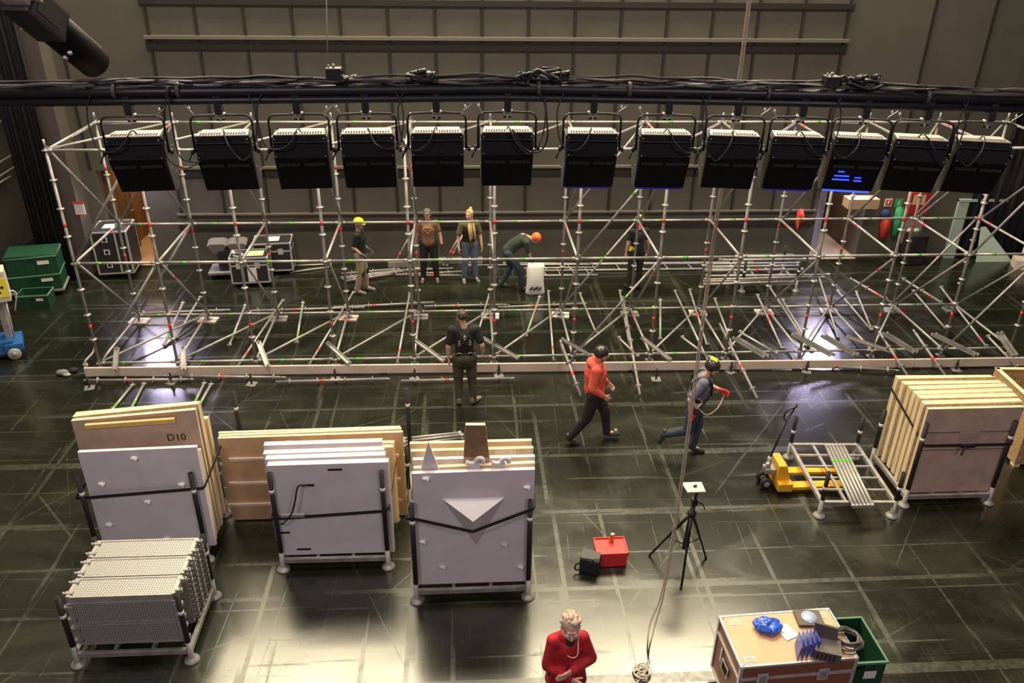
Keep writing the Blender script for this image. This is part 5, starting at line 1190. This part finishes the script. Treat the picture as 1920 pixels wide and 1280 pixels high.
# 1 yellow helmet, facing right
p = fl(681, 547); o, j, hp, R = person('person', p, -PI/2-.15, 'person in yellow helmet, black shirt and khaki trousers, standing side on', dict(
    wL=(-.22, .12, .97), eL=(-.22, -.06, 1.16), eR=(.21, -.08, 1.15), wR=(.20, .10, .98), kL=(-.10, .05, .50), kR=(.10, -.0, .50), aR=(.12, -.10, .09), tR=(.13, .05, .03), aL=(-.12, .05, .09), tL=(-.12, .2, .03)), helmet=(hm_y, 'peak'), shirt=dark, trousers=khaki, shoe=greyshoe, look=(0, -.15), sleeve=.75, gloves=mat('grey_glove', (.10, .10, .10), .8))
for s in 'LR': MB().ball(j['k'+s]+Vector((0, .045, .0)), (.06, .05, .10), blackr, 2).build('knee_pad', o)
# 2 brown shirt facing camera
p = fl(806, 526); o, j, hp, R = person('person', p, PI, 'person in a brown shirt with yellow heart print and grey cap facing the camera', dict(
    eL=(-.27, -.0, 1.13), eR=(.27, 0, 1.13), wL=(-.31, .06, .90), wR=(.30, .06, .90), head=(0, .04, 1.66), kL=(-.13, .02, .5), kR=(.13, .02, .5), aL=(-.17, 0, .09), aR=(.15, 0, .09), tL=(-.19, .14, .03), tR=(.17, .14, .03)), hairm=brownh, shirt=brownt, trousers=trb, cap_m=mat('grey_cap', (.13, .12, .12), .7), build=1.10, shoe=mat('worn_shoe', (.10, .09, .07), .6), gloves=mat('black_glove', (.02, .02, .02), .8))
hy = mat('ochre_print', (.50, .33, .10), .8); ch = j['chest']
b = MB()
hpts = []
for k in range(24):
    t = 2*PI*k/24; hpts.append(ch+Vector((-.0055*16*math.sin(t)**3, .176+.0, .02+.0055*(13*math.cos(t)-5*math.cos(2*t)-2*math.cos(3*t)-math.cos(4*t)))))
b.path(hpts+[hpts[0]], .010, hy, 6); b.build('heart_print', o)
# 3 dreadlocks
p = fl(881, 526); o, j, hp, R = person('person', p, PI+.25, 'person with long blonde dreadlocks in a black vest and blue jeans, seen from the front', dict(
    eL=(-.26, 0, 1.14), eR=(.26, 0, 1.14), wL=(-.27, .08, .90), wR=(.28, .08, .90), aL=(-.14, 0, .09), aR=(.15, 0, .09), tL=(-.17, .13, .03), tR=(.17, .13, .03)), hairm=blondh, shirt=olives, vest=dark, trousers=jeans, shoe=tanshoe, look=(-.7, 0), build=1.03, sleeve=.8)
b = MB(); rr = random.Random(9)
for k in range(12):
    x = rr.uniform(-.09, .07); b.path([hp((x*.8, .0, .0)), j['neck']+Vector((x, .10, -.02)), j['chest']+Vector((x*1.2, .185, -.0)), j['chest']+Vector((x*1.1+rr.uniform(-.03, .03), .19, -.16-rr.uniform(0, .12)))], .010, blondh, 6, 4)
b.build('dreadlocks', o); MB().ball(hp((-.0, -.08, .12)), (.04, .04, .045), blondh, 2).build('hair_bun', o)
# 4 bending with orange helmet, facing right
p = fl(965, 541); o, j, hp, R = person('person', p, -PI/2, 'person in an orange helmet bending down over the white sack, green shirt and jeans', dict(
    pel=(0, -.16, .93), waist=(0, -.05, 1.08), chest=(0, .16, 1.20), neck=(0, .32, 1.24), head=(0, .45, 1.23), hL=(-.095, -.16, .90), hR=(.095, -.16, .90), kL=(-.10, -.10, .50), kR=(.12, .12, .49), aL=(-.12, -.30, .09), aR=(.12, .16, .09),
    tL=(-.12, -.15, .03), tR=(.13, .31, .03), sL=(-.17, .24, 1.19), sR=(.17, .24, 1.19), eL=(-.18, .30, .95), eR=(.18, .29, .94), wL=(-.10, .36, .78), wR=(.10, .36, .78)), helmet=(hm_o, 'round'), shirt=dgreen, trousers=jeansd, look=(0, -1.0), sleeve=.8, gloves=mat('dark_glove', (.02, .02, .02), .8), curls=(.9, .9), shoe=mat('dark_grey_shoe', (.06, .06, .06), .6))
# 5 dark worker right, facing away
p = fl(1188, 541); o, j, hp, R = person('person', p, .2, 'person in dark clothes with yellow sling, partly hidden by the eighth rear upright', dict(wR=(.30, .08, .88), eR=(.25, -.04, 1.14)), helmet=(mat('dark_helmet', (.10, .10, .04), .4), 'peak'), shirt=dark, trousers=trb, sleeve=.6)
b = MB(); rr = random.Random(4)
for k in range(5): c_ = Vector((-.16, -.02, 1.02)); b.path([c_+Vector((rr.uniform(-.06, .06), rr.uniform(-.08, .04), rr.uniform(-.06, .06))) for _ in range(6)], .009, hm_y, 6, 3)
b.build('yellow_sling', o)
MB().ball(hp((0, -.02, .145)), (.05, .07, .02), mat('lime_patch', (.6, .8, .08), .4), 2).build('helmet_patch', o)
# 6 harness man, back to camera
p = fl(872, 757); o, j, hp, R = person('person', p, .06, 'person in a black shirt, climbing harness and grey cap standing with back to the camera', dict(
    head=(-.03, .03, 1.70), neck=(0, 0, 1.53), chest=(0, 0, 1.34), waist=(0, 0, 1.13), pel=(0, 0, .98), sL=(-.20, 0, 1.47), sR=(.20, 0, 1.47), eL=(-.27, -.04, 1.18), wL=(-.27, .0, .94), eR=(.30, -.08, 1.20), wR=(.33, .08, .99), hL=(-.10, 0, .95), hR=(.10, 0, .95),
    kL=(-.11, .03, .52), kR=(.13, .03, .52), aL=(-.11, 0, .09), aR=(.15, 0, .09), tL=(-.12, .13, .03), tR=(.26, .13, .03)), hairm=brownh, cap_m=mat('dark_grey_cap', (.06, .055, .05), .7), shirt=dark, trousers=olive, build=1.12, sleeve=.7, shoe=tanshoe, look=(.25, -.15))
b = MB(); c = j['chest']
for s in (-1, 1):
    b.path([c+Vector((s*.11, .12, .16)), c+Vector((s*.10, -.02, .205)), c+Vector((s*.04, -.172, .06)), c+Vector((-s*.07, -.182, -.10)), j['waist']+Vector((-s*.13, -.13, -.06))], .016, blackr, 6, 5)
    b.path([j['waist']+Vector((s*.16, .0, -.08)), j['h'+'LR'[s > 0]]+Vector((s*.11, -.03, -.06)), j['h'+'LR'[s > 0]]+Vector((0, -.13, -.14)), j['h'+'LR'[s > 0]]+Vector((-s*.06, -.05, -.2))], .014, blackr, 6, 4)
b.path([j['waist']+Vector((.175*math.cos(a), .155*math.sin(a), -.05)) for a in [k*PI/10 for k in range(21)]], .020, blackr, 6); b.build('harness', o)
b = MB(); b.ball(j['pel']+Vector((0, -.165, -.0)), (.16, .055, .085), fabric('olive_pouch', (.05, .045, .03)), 3); b.build('waist_pouch', o)
b = MB(); b.lathe([(.016, 0), (.022, .004), (.016, .008)], alu, c+Vector((0, -.19, .09)), (0, -1, 0), 12); b.box(c+Vector((-.03, -.192, .03)), c+Vector((.03, -.182, .045)), alu); b.build('back_ring', o)
b = MB()
for s in (-1, 1):
    for k in range(3): b.box(c+Vector((s*.09-.02, -.178, -.01-.035*k)), c+Vector((s*.09+.02, -.172, .008-.035*k)), steel2)
b.build('back_print', o)
b = MB()
for s in (-1, 1): b.path([j['waist']+Vector((s*.16, -.08, -.06)), j['waist']+Vector((s*.20, -.06, -.12)), j['waist']+Vector((s*.19, -.04, -.22)), j['waist']+Vector((s*.17, -.04, -.27))], .007, alu, 6, 4); b.path([j['waist']+Vector((s*.05, -.17, -.035)), j['waist']+Vector((s*.10, -.165, -.015)), j['waist']+Vector((s*.14, -.14, -.05))], .007, ropew, 6, 3)
b.build('karabiner_sling', o)
# 7 red hoodie walking right
p = fl(1108, 826); o, j, hp, R = person('person', p, -PI/2-.1, 'person in a red hooded sweatshirt and black helmet walking to the right', dict(
    pel=(0, 0, .96), head=(0, .07, 1.63), neck=(0, .03, 1.48), hL=(-.095, 0, .93), hR=(.095, 0, .93), kR=(.10, -.10, .51), aR=(.11, -.36, .12), tR=(.11, -.24, .03), kL=(-.10, .20, .53), aL=(-.10, .26, .12), tL=(-.10, .41, .09),
    eR=(.24, -.06, 1.14), wR=(.20, .14, .98), eL=(-.23, .06, 1.15), wL=(-.20, .22, 1.0)), helmet=(hm_b, 'round'), shirt=redh, long_sleeve=True, trousers=trb, hood=True, hairm=None, build=1.16, look=(-.1, -.1), shoe=mat('black_boot', (.04, .038, .036), .5), curls=(.7, .7))
MB().box(j['aL']+Vector((-.04, .12, -.02)), j['aL']+Vector((.04, .17, .05)), greyshoe, bev=.015).build('toe_cap', o)
# 8 grey tee walking right with rope
p = fl(1290, 852); o, j, hp, R = person('person', p, -PI/2-.25, 'person in a grey shirt with harness, red gloves and yellow striped helmet striding right', dict(
    pel=(0, 0, .98), waist=(0, .03, 1.13), chest=(0, .07, 1.33), neck=(0, .12, 1.50), head=(0, .18, 1.63), sL=(-.19, .09, 1.44), sR=(.19, .07, 1.44), hL=(-.095, 0, .95), hR=(.095, 0, .95), kL=(-.10, .10, .55), aL=(-.10, .06, .11), tL=(-.10, .20, .04), kR=(.12, -.06, .54), aR=(.13, -.42, .42), tR=(.13, -.47, .29),
    eR=(.28, -.10, 1.19), wR=(.27, -.06, .93), eL=(-.24, .16, 1.20), wL=(-.16, .38, 1.16)), helmet=(hm_b, 'round'), shirt=greyt, trousers=jeansd, gloves=redg, build=1.08, look=(-.1, -.35), sleeve=.8, curls=(.8, .6), vest=None)
b = MB(); b.box(hp((-.045, -.10, .128)), hp((-.015, .02, .148)), mat('lime_stripe', (.65, .80, .08), .4), R); b.box(hp((.015, -.10, .128)), hp((.045, .02, .148)), mat('lime_stripe_2', (.65, .80, .08), .4), R)
b.build('helmet_stripes', o)
b = MB(); c = j['chest']
for s in (-1, 1): b.path([c+Vector((s*.10, -.14, -.10)), c+Vector((s*.13, -.15, .08)), c+Vector((s*.12, -.0, .175)), c+Vector((s*.11, .13, .06)), c+Vector((s*.08, .15, -.15))], .020, blackr, 6, 5)
b.path([j['waist']+Vector((.168*math.cos(a), .158*math.sin(a), -.03)) for a in [k*PI/10 for k in range(21)]], .022, blackr, 6); b.build('harness', o)
b = MB(); w_ = j['waist']; b.path([w_+Vector((.19, -.06, -.02)), w_+Vector((.22, .02, -.12)), w_+Vector((.20, .16, -.22)), w_+Vector((.05, .32, -.16)), j['wL']+Vector((0, .06, -.06))], .009, ropew, 6, 6)
for k in range(4): b.path([w_+Vector((.20, -.08, .02)), w_+Vector((.23+.01*k, -.02, -.04-.02*k)), w_+Vector((.21, .06, .0)), w_+Vector((.20, -.02, .05)), w_+Vector((.20, -.08, .02))], .008, ropew, 6, 4)
b.build('rope_sling', o)
MB().ball(w_+Vector((.19, -.06, -.16)), (.05, .08, .12), fabric('brown_pouch', (.10, .04, .03)), 3).build('tool_pouch', o)
# 9 red fleece, curly hair, folded arms, faces camera looking down
p = fl(1068, 1150, 1.70); o, j, hp, R = person('person', (p.x, p.y, 0), PI+.1, 'person with grey curly hair, glasses and a red fleece, arms folded, at the bottom edge', dict(
    head=(0, .07, 1.60), neck=(0, .0, 1.46), sL=(-.145, 0, 1.36), sR=(.145, 0, 1.36), eR=(.21, .06, 1.10), wR=(.0, .24, 1.06), eL=(-.235, .05, 1.12), wL=(.02, .22, 1.15)), hairm=greyh, shirt=redf, long_sleeve=True, trousers=trb, fine=True, hscale=1.10, look=(-.12, -.22), build=.96, palms={'L': (0, -1, 0), 'R': (0, -1, 0)}, curls=(.35, .3))
b = MB()
for s in (-1, 1): b.path([hp((s*.032+.024*math.cos(a), .104, .002+.018*math.sin(a))) for a in [k*PI/8 for k in range(17)]], .0022, alu, 6); b.path([hp((s*.056, .102, .006)), hp((s*.074, .06, .01)), hp((s*.08, 0, .0))], .002, alu, 6, 3)
b.path([hp((-.01, .106, .004)), hp((.01, .106, .004))], .002, alu, 6); b.build('glasses', o)
b = MB(); b.path([hp((-.078, .0, -.03)), j['neck']+Vector((-.075, .10, -.02)), j['chest']+Vector((-.05, .20, .06)), j['chest']+Vector((.0, .205, .03)), j['chest']+Vector((.05, .20, .06))], .0035, paper, 5, 5); b.build('white_cord', o)
b = MB(); cap(b, j['neck']+Vector((-.05, .02, -.05)), j['neck']+Vector((.05, .02, -.05)), .066, .066, redf); remesh(b, 'collar', o, [redf], .010, 2)
b = MB(); b.ball(j['neck']+Vector((0, .085, -.06)), (.05, .035, .06), dark, 2); b.build('undershirt', o)

#@@LEVELS
# ------------------------------------------------------------ second level parts
SUB = {'locking_knob': 'yoke', 'chin_strap': 'helmet', 'helmet_stripes': 'helmet', 'helmet_patch': 'helmet', 'knee_pad': 'trousers', 'back_ring': 'harness', 'karabiner_sling': 'harness', 'caster_dish': 'lid', 'latch': 'lid',
       'ball_corner': 'edge_trim', 'heart_print': 'shirt', 'hair_bun': 'hair', 'lit_slit': 'housing', 'colour_filter': 'housing', 'hand_hole': 'shell', 'sticker': 'shell', 'label_sheet': '', 'side_handle': 'body', 'printed_mark': 'body', 'door_strip': 'body',
       'toe_cap': 'shoe', 'mouth': 'body', 'eyes': 'body', 'groove': 'body', 'crank': 'column', 'disc': 'body', 'gauge': ''}
for o in list(COL.objects):
    if o.type != 'MESH' or o.parent is None or o.parent.parent is not None: continue
    tgt = SUB.get(o.name.split('.')[0])
    if not tgt: continue
    c = [q for q in o.parent.children if q.name.split('.')[0] == tgt and q.matrix_local == Matrix() and q is not o]
    if c: o.parent = c[0]
